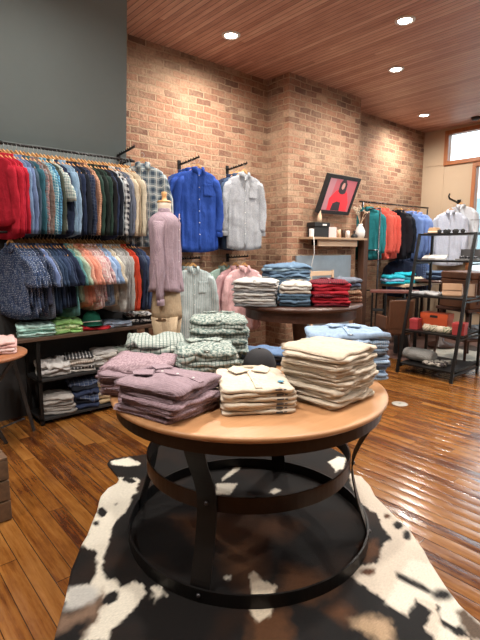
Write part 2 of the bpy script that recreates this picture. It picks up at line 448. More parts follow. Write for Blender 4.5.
def shirt(name, label, mat, loc, rz, w=.44, L=.66, dep=.026, long=True, seed=0, group=None, detail=0, rip=1.0, cat='shirt', srx=.062, cuffm=None, out=.045, slen=.52, collar=True, tilt=0):
    t = thing(name, label, cat, loc, rz, group, rot=(tilt, 0, rz))
    torso_mb(w, L, dep, seed, rip=rip, na=72 if detail else 44, nz=22 if detail else 14).build('body', mat, t)
    for s in (-1, 1):
        sm, c = sleeve_mb(s, w, slen, dep, seed, srx, not long, -.004, out)
        so = sm.build('sleeve', mat, t)
        if long and detail:
            cuff_mb((s*(w*.5-.035+out-.02), -.004, -.182-slen), srx*.66, max(.012, min(dep*.5, srx*.5))*.85).build('cuff', cuffm or mat, so)
    if collar: collar_mb(ry=max(.016, min(.045, dep*.75)), dep=dep).build('collar', mat, t)
    if detail:
        p = MB(); n = 12
        rows = []
        for i in range(n+1):
            z = -.118 - i/n*(L+.02)
            y = -dep*.5*(1-.12*math.sin(i/n*PI)) - (.003 if i > 1 else .001)
            rows.append([(-.016, y, z), (.016, y, z), (.016, y+.004, z), (-.016, y+.004, z)])
        po = p.loft(rows, True).build('placket', mat, t)
        for i in range(6):
            z = -.16 - i*(L-.12)/5.5; s_ = (-.158-z)/L
            y = -dep*.5*(1-.12*math.sin(max(0, s_)*PI)) - .0035
            MB().lathe([(.0055, 0), (.0055, .002), (.0001, .002)], 10, Matrix.Translation((0, y, z)) @ Matrix.Rotation(PI/2, 4, 'X')).build('button', M['button'], po)
        if detail > 1:
            MB().box((.05, -dep*.5-.008, -.36), (.15, -dep*.5-.001, -.24)).build('chest_pocket', mat, t, bevel=.003)
    return t
_HM = {}
def hanger(label, loc, rz, group, dark=False, w=.34):
    t = thing('clothes_hanger', label, 'hanger', loc, rz, group)
    if 'b' not in _HM:
        rows = []; n = 16
        for i in range(n+1):
            u = -1+2*i/n; x = u*w/2; z = -.046 - .138*abs(u); hh = .013*(1-.35*abs(u)); tt = .006
            y = .012*u*u
            rows.append([(x, y-tt, z-hh), (x, y+tt, z-hh), (x, y+tt, z+hh), (x, y-tt, z+hh)])
        _HM['b'] = MB().loft(rows, True, False)
        pth = [(0, 0, -.055), (0, 0, -.032)]
        for i in range(10):
            a = -PI*.5 + i/9*PI*1.35
            pth.append((.018*math.cos(a), 0, -.006+.02*math.sin(a)+.0))
        _HM['h'] = MB().tube(pth, .0017, 6)
        _HM['bm'] = {d: _HM['b'].mesh('hanger_body', M['hanger_dark' if d else 'hanger']) for d in (False, True)}
        _HM['hm'] = _HM['h'].mesh('hook', M['steel'])
    for nme, me in (('hanger_body', _HM['bm'][dark]), ('hook', _HM['hm'])):
        o = bpy.data.objects.new(nme, me); COL.objects.link(o); o.parent = t
    return t

ORD = ['first', 'second', 'third', 'fourth', 'fifth', 'sixth', 'seventh', 'eighth', 'ninth', 'tenth', 'eleventh', 'twelfth', 'thirteenth', 'fourteenth', 'fifteenth', 'sixteenth',
       'seventeenth', 'eighteenth', 'nineteenth', 'twentieth']
ORD += ['twenty-' + o for o in ORD[:9]] + ['thirtieth'] + ['thirty-' + o for o in ORD[:9]] + ['fortieth']

# colours (linear)
CR = (.42, .012, .03); NAVY = (.018, .028, .065); DN = (.010, .013, .022); CHAM = (.16, .25, .42); DEN = (.09, .15, .26)
TEAL = (.03, .16, .20); GRN = (.02, .045, .035); CREAM = (.66, .56, .42); GREY = (.42, .42, .42); WHITE = (.72, .70, .68)
PEACH = (.70, .36, .24); ORNG = (.55, .07, .025); SAGE = (.30, .40, .31); LB = (.36, .50, .72); SLATE = (.12, .14, .17)
def F(c, *a, **k): return fabric(c, *a, **k)
upper = [
 ('crimson long-sleeved shirt', F(CR)), ('crimson long-sleeved shirt', F(CR)), ('crimson long-sleeved shirt', F((.36, .01, .03))), ('crimson long-sleeved shirt', F(CR)),
 ('chambray blue long-sleeved shirt', F(CHAM)), ('dusty blue long-sleeved shirt', F((.14, .20, .36))), ('dark slate blue shirt', F((.05, .08, .12))), ('dark teal shirt', F((.03, .11, .15))),
 ('burgundy and grey plaid shirt', F((.16, .05, .06), 'plaid', (.20, .22, .24), .045, .5, (.5, .35, .33))), ('brown plaid shirt', F((.12, .06, .05), 'plaid', (.22, .18, .16), .04, .5)),
 ('turquoise checked shirt', F((.07, .26, .36), 'check', (.45, .6, .66), .022, .2)), ('bright blue checked shirt', F((.10, .30, .46), 'check', (.03, .08, .16), .025, .25)),
 ('dark olive shirt', F((.05, .06, .045))), ('white and green plaid short-sleeved shirt', F((.62, .66, .62), 'plaid', (.22, .32, .32), .05, .35, (.08, .14, .16))),
 ('navy shirt', F(NAVY)), ('washed denim blue shirt', F((.20, .32, .46))), ('pale denim blue shirt', F((.24, .36, .50))),
 ('navy dark shirt', F(DN)), ('midnight navy shirt', F(NAVY)), ('near black navy shirt', F(DN)), ('dark navy checked shirt', F(NAVY, 'check', (.07, .09, .14), .03, .15)),
 ('brown shirt', F((.14, .07, .05))), ('peach and tan checked shirt', F((.52, .30, .20), 'check', (.30, .15, .10), .02, .2)),
 ('dark green shirt', F(GRN)), ('black green shirt', F((.012, .018, .016))), ('dark forest green shirt', F(GRN)), ('black shirt', F((.01, .01, .012))),
 ('navy shirt', F(NAVY)), ('deep navy shirt', F(DN)), ('light blue grey shirt', F((.36, .42, .46))), ('black and white buffalo check shirt', F((.02, .02, .03), 'gingham', (.7, .7, .7), .05)),
 ('slate grey shirt', F((.10, .12, .16))), ('grey blue shirt', F((.16, .18, .24))), ('cream shirt', F(CREAM)), ('khaki shirt', F((.40, .32, .22))), ('pale cream shirt', F((.60, .54, .42))), ('warm grey shirt', F((.22, .20, .19)))]
DOT = F((.045, .075, .16), 'dots', (.42, .48, .58), .014, .28); DOT2 = F((.03, .045, .09), 'dots', (.25, .28, .34), .018, .25)
FLO = F((.66, .58, .56), 'print', (.62, .34, .34), .018)
lower = [
 ('navy short-sleeved shirt with pale dots', DOT), ('navy short-sleeved shirt with pale dots', DOT), ('navy short-sleeved shirt with pale dots', DOT), ('navy short-sleeved shirt with pale dots', DOT),
 ('dark dotted short-sleeved shirt', DOT2), ('dark dotted short-sleeved shirt', DOT2), ('periwinkle blue short-sleeved shirt', F((.17, .24, .46))), ('grey blue checked short-sleeved shirt', F((.08, .10, .15), 'check', (.20, .23, .29), .016, .2)),
 ('navy short-sleeved shirt', F((.03, .055, .11))), ('navy short-sleeved shirt', F((.03, .055, .11))), ('indigo short-sleeved shirt', F((.035, .06, .13))), ('indigo short-sleeved shirt', F((.03, .05, .10))), ('dark navy short-sleeved shirt', F(NAVY)), ('dark navy short-sleeved shirt', F(NAVY)),
 ('teal green short-sleeved shirt', F((.10, .26, .27))), ('sage green short-sleeved shirt', F(SAGE)), ('pale sage short-sleeved shirt', F((.42, .45, .36))),
 ('peach short-sleeved shirt', F((.62, .32, .24))), ('coral short-sleeved shirt', F((.72, .30, .22))), ('coral peach short-sleeved shirt', F((.70, .34, .26))),
 ('white and pink floral short-sleeved shirt', FLO), ('white and pink floral short-sleeved shirt', FLO), ('pale pink short-sleeved shirt', F((.66, .50, .50))), ('pale pink patterned short-sleeved shirt', F((.66, .54, .53), 'print', (.45, .25, .28), .03)),
 ('light blue short-sleeved shirt', F(LB)), ('sky blue short-sleeved shirt', F((.30, .44, .68))), ('cream short-sleeved shirt', F(CREAM)), ('ivory short-sleeved shirt', F((.68, .64, .55))),
 ('light grey shirt', F((.45, .45, .44))), ('grey striped shirt', F((.48, .48, .47), 'stripe', (.3, .3, .31), .012, .3)), ('light grey shirt', F((.42, .42, .42))), ('pale grey shirt', F((.50, .50, .49))),
 ('burnt orange shirt', F(ORNG)), ('orange red shirt', F((.58, .06, .03))), ('dark charcoal shirt', F((.03, .03, .035))), ('dark navy shirt', F(NAVY)), ('slate navy shirt', F((.05, .07, .12))), ('navy blue shirt', F((.06, .09, .19)))]

RY = 4.145
def rail(z, x0, x1, label, brk):
    t = thing('clothes_rail', label, 'clothes rail', ((x0+x1)/2, RY, z))
    hl = (x1-x0)/2
    MB().tube([(-hl, 0, 0), (hl, 0, 0)], .011, 12).build('bar', M['black_metal'], t)
    for bx in brk:
        f = MB(); f.tube([(bx, 0, 0), (bx, WALLY-RY-.06, 0)], .010, 8); f.box((bx-.02, WALLY-RY-.075, -.05), (bx+.02, WALLY-RY-.06, .05))
        f.build('bracket', M['black_metal'], t)
        MB().lathe([(.0001, -.016), (.016, -.016), (.018, 0), (.016, .016), (.0001, .016)], 12, Matrix.Translation((bx, 0, 0)) @ Matrix.Rotation(PI/2, 4, 'Y')).build('end_cap', M['black_metal'], t)
    return t
rail(2.345, .70, 2.26, 'upper black clothes rail packed with shirts on the slate wall', (-.40, .74))
rail(1.645, .74, 2.24, 'lower black clothes rail packed with short-sleeved shirts, above the black shelf unit', (-.70, .70))
def fill(seq, x0, x1, z, where, Lr, longs, delta, seed):
    rnd = random.Random(seed); n = len(seq)
    for i, (d, m) in enumerate(seq):
        x = x0 + (x1-x0)*i/(n-1)
        dl = R(delta + rnd.uniform(-3.0, 3.0)); rz = -PI/2 + dl
        if where == 'upper rail' and i < 4: rz += R(9*(4-i)/4)
        y = RY + rnd.uniform(-.008, .008)
        L = rnd.uniform(*Lr)
        lng = longs if 'short' not in d else False
        if where == 'lower rail' and 'short' not in d: lng = True
        shirt('hanging_shirt', '%s hanging %s from the left on the %s' % (d, ORD[i], where), m, (x, y, z-.012), rz, w=rnd.uniform(.41, .45), L=L, dep=.024, long=lng, seed=seed*100+i, group='shirts on the ' + where, rip=.7, srx=.060 if lng else .075, out=.03)
        hanger('wooden hanger with metal hook, %s from the left on the %s' % (ORD[i], where), (x, y, z-.012), rz, 'hangers on the ' + where, dark=(i % 3 == 1))
fill(upper, 1.03, 2.19, 2.345, 'upper rail', (.42, .58), True, 16, 3)
fill(lower, 1.10, 2.20, 1.645, 'lower rail', (.44, .56), False, 16, 5)

# face-out arms on the walls
def arm(label, x, z, y1, wy=WALLY, rise=.03):
    t = thing('display_rack', label, 'display rack', (x, wy, z))
    MB().box((-.02, -.012, -.05), (.02, 0, .05)).build('wall_plate', M['black_metal'], t, bevel=.003)
    MB().bar((0, -.01, 0), (0, y1-wy, rise), .018, .010).build('bar', M['black_metal'], t)
    b = MB()
    nn = 8
    for i in range(nn):
        f = (i+.7)/nn; y = (y1-wy)*f
        b.tube([(0, y, rise*f+.006), (0, y-.004, rise*f+.022)], .005, 6)
    b.build('notch_peg', M['black_metal'], t)
    return t
BLUE = F((.016, .060, .31)); BLUE2 = F((.025, .075, .28)); 
GREYC = F((.46, .48, .50), 'check', (.27, .29, .33), .011, .35)
arm('notched black display rack holding royal blue shirts on the brick wall', 2.94, 2.42, 4.02)
for i, (y, m, d) in enumerate([(4.30, F((.03, .06, .20)), 'dark blue shirt at the back of the blue group'), (4.22, BLUE2, 'blue shirt third back in the blue group'),
        (4.14, BLUE, 'royal blue shirt just behind the front one of the blue group'), (4.05, BLUE, 'royal blue long-sleeved shirt facing forward on the brick wall')]):
    shirt('long_sleeve_shirt', d, m, (2.94+(.0 if i == 3 else -.01*i), y, 2.425), R([-4, 3, -10, -14][i]), w=.46, L=.78, dep=.06, seed=40+i, rip=1.5, out=.065, srx=.052, detail=2 if i == 3 else 0, group='blue shirts on the brick wall', slen=.56)
    hanger('wooden hanger in the blue group, %s from the wall' % ORD[i], (2.94, y, 2.425), R(-12), 'hangers on the brick wall arms')
arm('notched black display rack holding the grey shirt near the wall corner', 3.62, 2.44, 4.04)
for i, (y, m, d) in enumerate([(4.29, F(NAVY), 'dark navy shirt hanging against the brick wall behind the grey shirt'), (4.18, F((.04, .07, .13)), 'navy blue shirt directly behind the grey patterned shirt'), (4.07, GREYC, 'light grey patterned long-sleeved shirt facing forward near the wall corner')]):
    shirt('long_sleeve_shirt', d, m, (3.60, y, 2.445), R([-6, -4, -16][i]), w=.46, L=.78, dep=.06, seed=50+i, rip=1.5, out=.065, srx=.052, detail=2 if i == 2 else 0, group='grey and navy shirts on the brick wall', slen=.56)
    hanger('wooden hanger in the grey and navy group, %s from the wall' % ORD[i], (3.60, y, 2.445), R(-14), 'hangers on the brick wall arms')
SAGEC = F((.44, .52, .50), 'check', (.26, .36, .36), .016, .3)
arm('low black display rack holding pale green checked shirts behind the main table', 2.90, 1.40, 3.98, rise=.02)
for i, (y, m, d) in enumerate([(4.26, F((.30, .36, .36)), 'grey green shirt at the back of the low checked group'), (4.17, SAGEC, 'pale green checked shirt second from the front of the low group'), (4.08, F((.50, .56, .56), 'stripe', (.30, .40, .42), .02, .4), 'pale grey green striped long-sleeved shirt facing forward on the low arm')]):
    shirt('long_sleeve_shirt', d, m, (2.88+[-.05, -.03, 0][i], y, 1.405), R([-8, -12, -16][i]), w=.47, L=.72, dep=.06, seed=60+i, rip=1.5, out=.065, srx=.052, detail=2 if i == 2 else 0, group='pale green shirts on the low arm')
    hanger('wooden hanger in the low pale green group, %s from the wall' % ORD[i], (2.88, y, 1.405), R(-12), 'hangers on the brick wall arms')
arm('low black display rack holding the pink shirt behind the dark round table', 3.62, 1.41, 4.02, rise=.02)
for i, (y, m, d) in enumerate([(4.27, F((.30, .42, .37)), 'mint green shirt against the brick wall behind the pink shirt'), (4.18, F((.60, .36, .38)), 'dusty rose shirt between the mint and pink shirts'), (4.09, F((.72, .45, .46)), 'pink button shirt facing forward below the grey patterned shirt')]):
    shirt('long_sleeve_shirt', d, m, (3.62+[-.16, -.06, 0][i], y, 1.395), R([-6, -10, -16][i]), w=.46, L=.68, dep=.06, seed=70+i, rip=1.5, out=.065, srx=.052, detail=1 if i == 2 else 0, group='pink and mint shirts on the low arm')
    hanger('wooden hanger in the pink and mint group, %s from the wall' % ORD[i], (3.62+[-.16, -.06, 0][i], y, 1.395), R(-12), 'hangers on the brick wall arms')
# plaid shirt facing out at the end of the upper rail
arm('short black display rack beside the edge of the slate panel', 2.20, 2.42, 4.02, wy=WALLY-.045)
shirt('long_sleeve_shirt', 'grey blue plaid shirt facing out beside the slate panel edge', F((.30, .36, .38), 'plaid', (.05, .08, .12), .075, .42, (.6, .62, .6)), (2.30, 4.06, 2.40), R(-30), w=.44, L=.70, dep=.07, seed=80, rip=1.5, out=.065, srx=.052, detail=1)
hanger('wooden hanger holding the grey blue plaid shirt', (2.30, 4.06, 2.40), R(-30), 'hangers on the brick wall arms')

# ------------------------------------------------------------------ mannequin
MX, MY = 2.175, 3.49
mz = R(44)
t = thing('mannequin', 'torso mannequin with wooden neck cap, dressed in a lavender shirt', 'mannequin', (MX, MY, 0), mz)
NECK = 1.86
def ell(z, a, b, cy=0, n=28): return [(a*math.cos(2*PI*j/n), cy+b*math.sin(2*PI*j/n), z) for j in range(n)]
form = plain('mannequin_cloth', (.62, .54, .44), .85)
MB().loft([ell(.92, .15, .10), ell(1.0, .150, .105), ell(1.15, .125, .08), ell(1.25, .115, .075), ell(1.45, .125, .07, 0), ell(1.60, .12, .065), ell(1.71, .09, .06), ell(1.77, .065, .06)]).build('torso_form', form, t)
MB().loft([ell(1.74, .068, .064), ell(1.80, .056, .056), ell(1.87, .055, .055), ell(1.90, .058, .058)]).build('neck', form, t)
MB().lathe([(.06, 1.90), (.062, 1.91), (.05, 1.918), (.022, 1.925), (.018, 1.95), (.024, 1.97), (.022, 1.99), (.0001, 1.995)], 20).build('neck_cap', M['hanger'], t)
MB().tube([(0, 0, .02), (0, 0, .95)], .014, 12).build('stand_pole', M['dark_steel'], t)
MB().lathe([(.0001, 0), (.16, 0), (.16, .012), (.03, .022), (.0001, .022)], 32).build('stand_base', M['dark_steel'], t)
LAV = F((.38, .29, .325), 'check', (.29, .21, .26), .010, .3)
s = shirt('dress_shirt', 'lavender button shirt worn by the mannequin, sleeves hanging', LAV, (MX, MY, 1.925), mz, w=.45, L=.62, dep=.26, seed=90, detail=1, rip=1.5, srx=.070, slen=.66, out=.05)
tr = thing('trousers', 'beige trousers worn by the mannequin below the lavender shirt', 'trousers', (MX, MY, 0), mz)
KH = F((.42, .32, .21))
MB().loft([ell(1.22, .155, .108), ell(1.10, .165, .12), ell(.98, .178, .13), ell(.90, .180, .132)]).build('waist', KH, tr)
for sgn in (-1, 1):
    rg = []
    for z, a, b in ((.93, .088, .12), (.75, .083, .095), (.55, .075, .08), (.35, .072, .075), (.22, .072, .075)):
        rg.append([(sgn*.088+a*math.cos(2*PI*j/20)*(1+.05*math.sin(5*j+z*9)), b*math.sin(2*PI*j/20), z) for j in range(20)])
    MB().loft(rg).build('trouser_leg', KH, tr)

# ------------------------------------------------------------------ folded clothes
def folded_mesh(name, w, d, h, z0, seed, mat, wr=1.0, droop=.22, nx=22, tall=.0, skew=0.0):
    """one folded shirt: a doubled-over slab, rounded at the fold in front (-y), open behind; z0 = height inside its pile"""
    rnd = random.Random(seed); off = Vector((rnd.uniform(-50, 50), rnd.uniform(-50, 50), rnd.uniform(-50, 50)))
    prof = []; r = h*.5; ny = 12
    lines = []
    for _ in range(5):
        a = rnd.uniform(0, PI); lines.append((math.cos(a), math.sin(a), rnd.uniform(-.14, .14), rnd.choice([-1, 1])*rnd.uniform(.12, .32), rnd.uniform(.006, .014)))
    for i in range(ny): prof.append((d/2-(d-r)*i/(ny-1)*1.0, h, 1))
    for i in range(1, 6):
        a = PI/2 + PI*i/6; prof.append((-d/2+r+r*1.15*math.cos(a), h/2+r*math.sin(a), 0))
    for i in range(ny): prof.append((-d/2+r+(d-r)*i/(ny-1), 0, -1))
    sl = h*.06
    for i in range(4): prof.append((d/2-(d-h)*i/3*.97, h*.5-sl, 0))
    for i in range(4): prof.append((-d/2+h*.9+(d-h)*i/3*.97, h*.5+sl, 0))
    rings = []
    xs = [-1, -.985, -.94] + [-.88+1.76*i/(nx-1) for i in range(nx)] + [.94, .985, 1]
    for k, u in enumerate(xs):
        e = {0: .35, 1: .72, 2: .93}.get(min(k, len(xs)-1-k), 1.0)
        ring = []
        for (y, z, s) in prof:
            zz = h/2 + (z-h/2)*e
            x = u*w/2
            # uneven outline
            n1 = noise.noise(Vector((x*9, y*4, 0))+off); n2 = noise.noise(Vector((x*5, y*6, 3))+off*.37)
            px = x*(1+.05*n2) + .008*noise.noise(Vector((y*14, z*30, 1))+off) + skew*y
            py = y + .016*wr*noise.noise(Vector((x*11, 7, z*20))+off) + .010*wr*n2
            edge = max(abs(u), abs(2*y/d))
            n3 = noise.noise(Vector((x*22, y*16, 5))+off)
            zz += h*wr*(.30*n1 + .16*n3)*(1 if s >= 0 else .6)*(.5+.5*edge)
            if s >= 0:
                for ca_, sa_, of, am, wd in lines: zz += h*wr*am*math.exp(-((x*ca_+y*sa_-of)/wd)**2)
            py += .022*max(0, (abs(u)-.8)/.2)**2*(1 if y < 0 else -1)*abs(2*y/d)**3
            zt = z0 + zz
            zt -= droop*z0*max(0, edge-.35)**2
            zt = max(zt, .0015 + .3*zz*(z0 < .001))
            ring.append((px, py, zt))
        rings.append(ring)
    return MB().loft(rings).mesh(name, mat)
def folded(name, label, mat, loc, rz, w, d, h, z0, seed, group, top=False, **k):
    o = bpy.data.objects.new(name, folded_mesh(name, w, d, h, z0, seed, mat, **k)); COL.objects.link(o)
    o.location = loc; o.rotation_euler = (0, 0, rz); tag(o, label, k.get('cat', 'folded shirt'), group)
    dr = k.get('droop', .22)
    if top:
        zt = z0 + h*1.02
        # collar: two wings and a band near the far edge, placket down the middle
        def hz(y): 
            e = abs(2*y/d); return zt - dr*z0*max(0, e-.35)**2 + h*.12
        yb = d*.30
        c = MB()
        for s in (-1, 1):
            pts = [(s*.004, yb-.030, .004), (s*.075, yb-.078, .004), (s*.108, yb+.002, .005), (s*.070, yb+.045, .013), (s*.030, yb+.015, .010)]
            lo = [(x_, y_, hz(y_)+z_) for x_, y_, z_ in pts]; hi = [(x_, y_, z_+.0045) for x_, y_, z_ in lo]
            k_ = len(pts)
            fcs = [tuple(range(k_)), tuple(range(2*k_-1, k_-1, -1))] + [(i, i+k_, (i+1) % k_+k_, (i+1) % k_) for i in range(k_)]
            c.add(lo+hi, fcs if s < 0 else [f[::-1] for f in fcs], False)
        rw = []
        for i in range(11):
            a_ = PI*i/10; x_ = .064*math.cos(a_); y_ = yb+.020+.040*math.sin(a_); z_ = hz(y_)
            rw.append([(x_, y_, z_-.004), (x_, y_, z_+.014), (x_*.9, y_-.006, z_+.016), (x_*.86, y_-.008, z_-.004)])
        c.loft(rw, True)
        co = c.build('collar', mat, o)
        p = MB()
        rows = []
        for i in range(9):
            y = yb-.04 - i/8*(d*.72-.02); rows.append([(-.015, y, hz(y)-.004), (.015, y, hz(y)-.004), (.015, y, hz(y)+.0025), (-.015, y, hz(y)+.0025)])
        po = p.loft(rows, True, False).build('placket', mat, o)
        for i in range(3):
            y = yb-.07-i*.085
            MB().lathe([(.0055, hz(y)+.002), (.0055, hz(y)+.0045), (.0001, hz(y)+.0045)], 10, c=(0, 0), mat=Matrix.Translation((0, y, 0))).build('button', M['button'], po)
    return o
LEV = lambda i, n: 'topmost' if i == n-1 else ('bottom one' if i == 0 else ORD[n-1-i] + ' from the top')
def pile(desc, where, mats, cx, cy, z, n, w, d, ht, rz, seed, top=True, jit=1.0, wr=1.0, droop=.22, name='folded_shirt', skew=0.0, zoff=0.0):
    rnd = random.Random(seed); h = ht/n; zz = 0
    grp = 'folded clothes in the %s' % where
    for i in range(n):
        hh = h*rnd.uniform(.82, 1.18) if i < n-1 else h*1.05
        if i == n-1: hh = max(.012, ht-zz)
        m = mats[i % len(mats)] if isinstance(mats, list) else mats
        de = desc[i % len(desc)] if isinstance(desc, list) else desc
        last = i == n-1
        folded(name, '%s, %s in the %s' % (de, LEV(i, n), where), m,
               (cx+rnd.uniform(-.010, .010)*jit, cy+rnd.uniform(-.010, .010)*jit, z), rz+R(rnd.uniform(-4, 4)*jit), w*rnd.uniform(.95, 1.04), d*rnd.uniform(.95, 1.03), hh*.92, zz + .001, seed*50+i, grp,
               top=top and last, wr=wr*(1.25 if last else 1), droop=droop, skew=skew)
        zz += hh
    return zz

# ------------------------------------------------------------------ main round table
TX, TY, TZ = 1.603, 1.775, .79
t = thing('round_table', 'large round display table with wooden top and dark hoop base on the cowhide rug', 'table', (TX, TY, .006))
tz = TZ-.006
MB().lathe([(.0001, tz-.030), (.700, tz-.030), (.712, tz-.022), (.715, tz-.010), (.710, tz-.002), (.700, tz), (.0001, tz)], 96).build('tabletop', M['tabletop'], t)
ap = MB(); ap.ring_band(.688, .680, tz-.088, tz-.030); ap.build('apron_hoop', M['bronze_metal'], t)
MB().ring_band(.545, .537, .365, .440).build('middle_hoop', M['bronze_metal'], t)
MB().ring_band(.652, .642, 0, .062).build('floor_hoop', M['black_metal'], t)
for ang in (-151, -55, 29, 125):
    a = R(ang); rows = []
    ctrl = [(.676, tz-.035), (.672, tz-.09), (.640, .62), (.592, .53), (.560, .45), (.552, .40), (.556, .34), (.578, .24), (.606, .15), (.632, .07), (.637, .004)]
    cv = []
    for i in range(len(ctrl)-1):
        for q in range(4):
            f = q/4; p0 = ctrl[max(i-1, 0)]; p1 = ctrl[i]; p2 = ctrl[i+1]; p3 = ctrl[min(i+2, len(ctrl)-1)]
            cv.append(tuple(.5*((2*p1[k])+(-p0[k]+p2[k])*f+(2*p0[k]-5*p1[k]+4*p2[k]-p3[k])*f*f+(-p0[k]+3*p1[k]-3*p2[k]+p3[k])*f**3) for k in (0, 1)))
    cv.append(ctrl[-1])
    dirv = Vector((math.cos(a), math.sin(a), 0)); sd = Vector((-math.sin(a), math.cos(a), 0))
    for r_, z_ in cv:
        rows.append([dirv*(r_+o1) + sd*o2 + Vector((0, 0, z_)) for o1, o2 in ((-.003, -.046), (.004, -.046), (.004, .046), (-.003, .046))])
    lg = MB().loft(rows, True, False).build('leg', M['black_metal'], t)
    for rr, zz in ((.557, .405), (.653, .034)):
        c = dirv*rr + Vector((0, 0, zz))
        MB().lathe([(.0001, .010), (.006, .009), (.010, .004), (.011, 0), (.0001, 0)], 12, Matrix.Translation(c) @ dirv.to_track_quat('Z', 'Y').to_matrix().to_4x4()).build('bolt', M['dark_steel'], lg)

LAVF = F((.36, .265, .30), 'print', (.25, .17, .20), .010)
LAVG = F((.34, .25, .285), 'check', (.22, .16, .19), .008, .35)
GW = F((.40, .44, .40), 'print', (.12, .18, .17), .016)
GW2 = F((.46, .49, .45), 'plaid', (.22, .29, .27), .055, .35, (.05, .09, .08))
GW3 = F((.40, .44, .41), 'check', (.10, .15, .14), .020, .22)
CRM = F((.60, .525, .425)); CRM2 = F((.53, .45, .355)); CRM3 = F((.58, .51, .41), 'check', (.52, .44, .34), .01, .3)
pile('lavender patterned folded shirt', 'front lavender pile', [LAVF, LAVG], 1.085, 1.735, TZ, 8, .34, .36, .165, R(16), 11, wr=1.3, droop=.35, jit=1.6)
pile('lavender patterned folded shirt', 'rear lavender pile', [LAVG, LAVF], 1.13, 2.08, TZ, 8, .34, .33, .175, R(40), 12, wr=1.3, droop=.35, jit=1.6, top=False)
pile('white and green plaid folded shirt', 'left plaid pile', [GW3, GW, GW2], 1.375, 2.34, TZ, 7, .33, .27, .215, R(-35), 13, wr=1.2, top=False)
pile('white and green patterned folded shirt', 'middle patterned pile', [GW, GW3, GW2], 1.50, 2.02, TZ, 7, .33, .28, .20, R(-30), 14, wr=1.2)
pile('white and green patterned folded shirt', 'tallest green pile', [GW, GW3], 1.80, 2.27, TZ, 9, .36, .28, .31, R(-38), 15, wr=1.1)
pile('cream linen folded shirt', 'short front cream pile', [CRM, CRM2, CRM], 1.425, 1.545, TZ, 6, .335, .36, .122, R(-32.6), 16, droop=.12, wr=.8, jit=.6)
pile('cream linen folded shirt', 'tall cream stack', [CRM, CRM2, CRM, CRM3], 1.765, 1.38, TZ, 14, .345, .35, .265, R(4), 17, droop=.12, wr=1.1, jit=1.2, top=False)
LBF = F((.27, .41, .60), 'check', (.42, .54, .70), .012, .3); LBF2 = F((.26, .36, .50)); LBN = F((.07, .09, .14))
pile(['light blue folded shirt', 'denim blue folded shirt', 'light blue folded shirt', 'dark navy folded shirt', 'light blue folded shirt', 'grey blue folded shirt', 'dark slate folded shirt', 'pale blue checked folded shirt', 'pale blue checked folded shirt'],
     'light blue pile', [LBF, LBF2, LBF, LBN, LBF, LBF2, F(SLATE), LBF, LBF], 2.175, 1.575, TZ, 11, .43, .29, .262, R(-42), 18, droop=.1, wr=1.2)
# dark size print on the folds of the short cream pile
PR = plain('size_print', (.03, .035, .05), .7)
for o in [o for o in COL.objects if o.get('group') == 'folded clothes in the short front cream pile']:
    vv = [v.co for v in o.data.vertices if abs(v.co.x-.085) < .02]
    zs = [v.z for v in vv]; yf = min(v.y for v in vv); zm = (max(v.z for v in vv if v.y < yf+.01)+min(v.z for v in vv if v.y < yf+.01))/2
    MB().box((.070, yf-.0015, zm-.003), (.100, yf+.006, zm+.0035)).box((.106, yf-.0015, zm-.002), (.118, yf+.006, zm+.003)).build('size_print', PR, o)
    if 'topmost' in o['label']:
        zt_ = max(v.z for v in vv if abs(v.y+.11) < .03)
        MB().lathe([(.0001, 0), (.016, 0), (.014, .002), (.0001, .002)], 9, Matrix.Translation((.11, -.11, zt_))).build('chest_logo', plain('teal_print', (.08, .26, .38), .7), o)
# cap between the piles
cp = thing('baseball_cap', 'black baseball cap between the patterned pile and the cream stack', 'cap', (1.83, 1.93, TZ+.002), R(-60))
def cap(parent, mc, r=.085):
    rg = []
    for i in range(9):
        a = PI/2*i/8; rr = max(.002, r*math.cos(a)**.75); z = .012+.125*math.sin(a)
        rg.append([(rr*math.cos(2*PI*j/24), rr*1.12*math.sin(2*PI*j/24), z) for j in range(24)])
    MB().loft(rg).build('crown', mc, parent)
    b = []
    for i in range(13):
        a = PI + PI*i/12; o = .075*math.sin(PI*i/12)
        x, y = r*math.cos(a), r*1.12*math.sin(a)
        b.append([(x*.96, y*.96, .014), (x*1.02, y*1.0-o, .010-.018*(math.cos(a))**2), (x*1.02, y*1.0-o, .006-.018*(math.cos(a))**2), (x*.96, y*.96, .009)])
    MB().loft([[(p[0], p[1], p[2]+.012) for p in q] for q in b]).build('brim', mc, parent)
    MB().lathe([(.0001, .142), (.008, .141), (.009, .136), (.0001, .134)], 12).build('top_button', mc, parent)
cap(cp, M['black_cloth'], .10)
pile(['navy folded shirt', 'black folded shirt', 'blue and navy folded shirt'], 'small dark pile behind the cream piles', [F(NAVY), F((.015, .015, .02)), F((.10, .17, .30))], 2.02, 2.10, TZ, 3, .30, .26, .085, R(-40), 19, top=False)

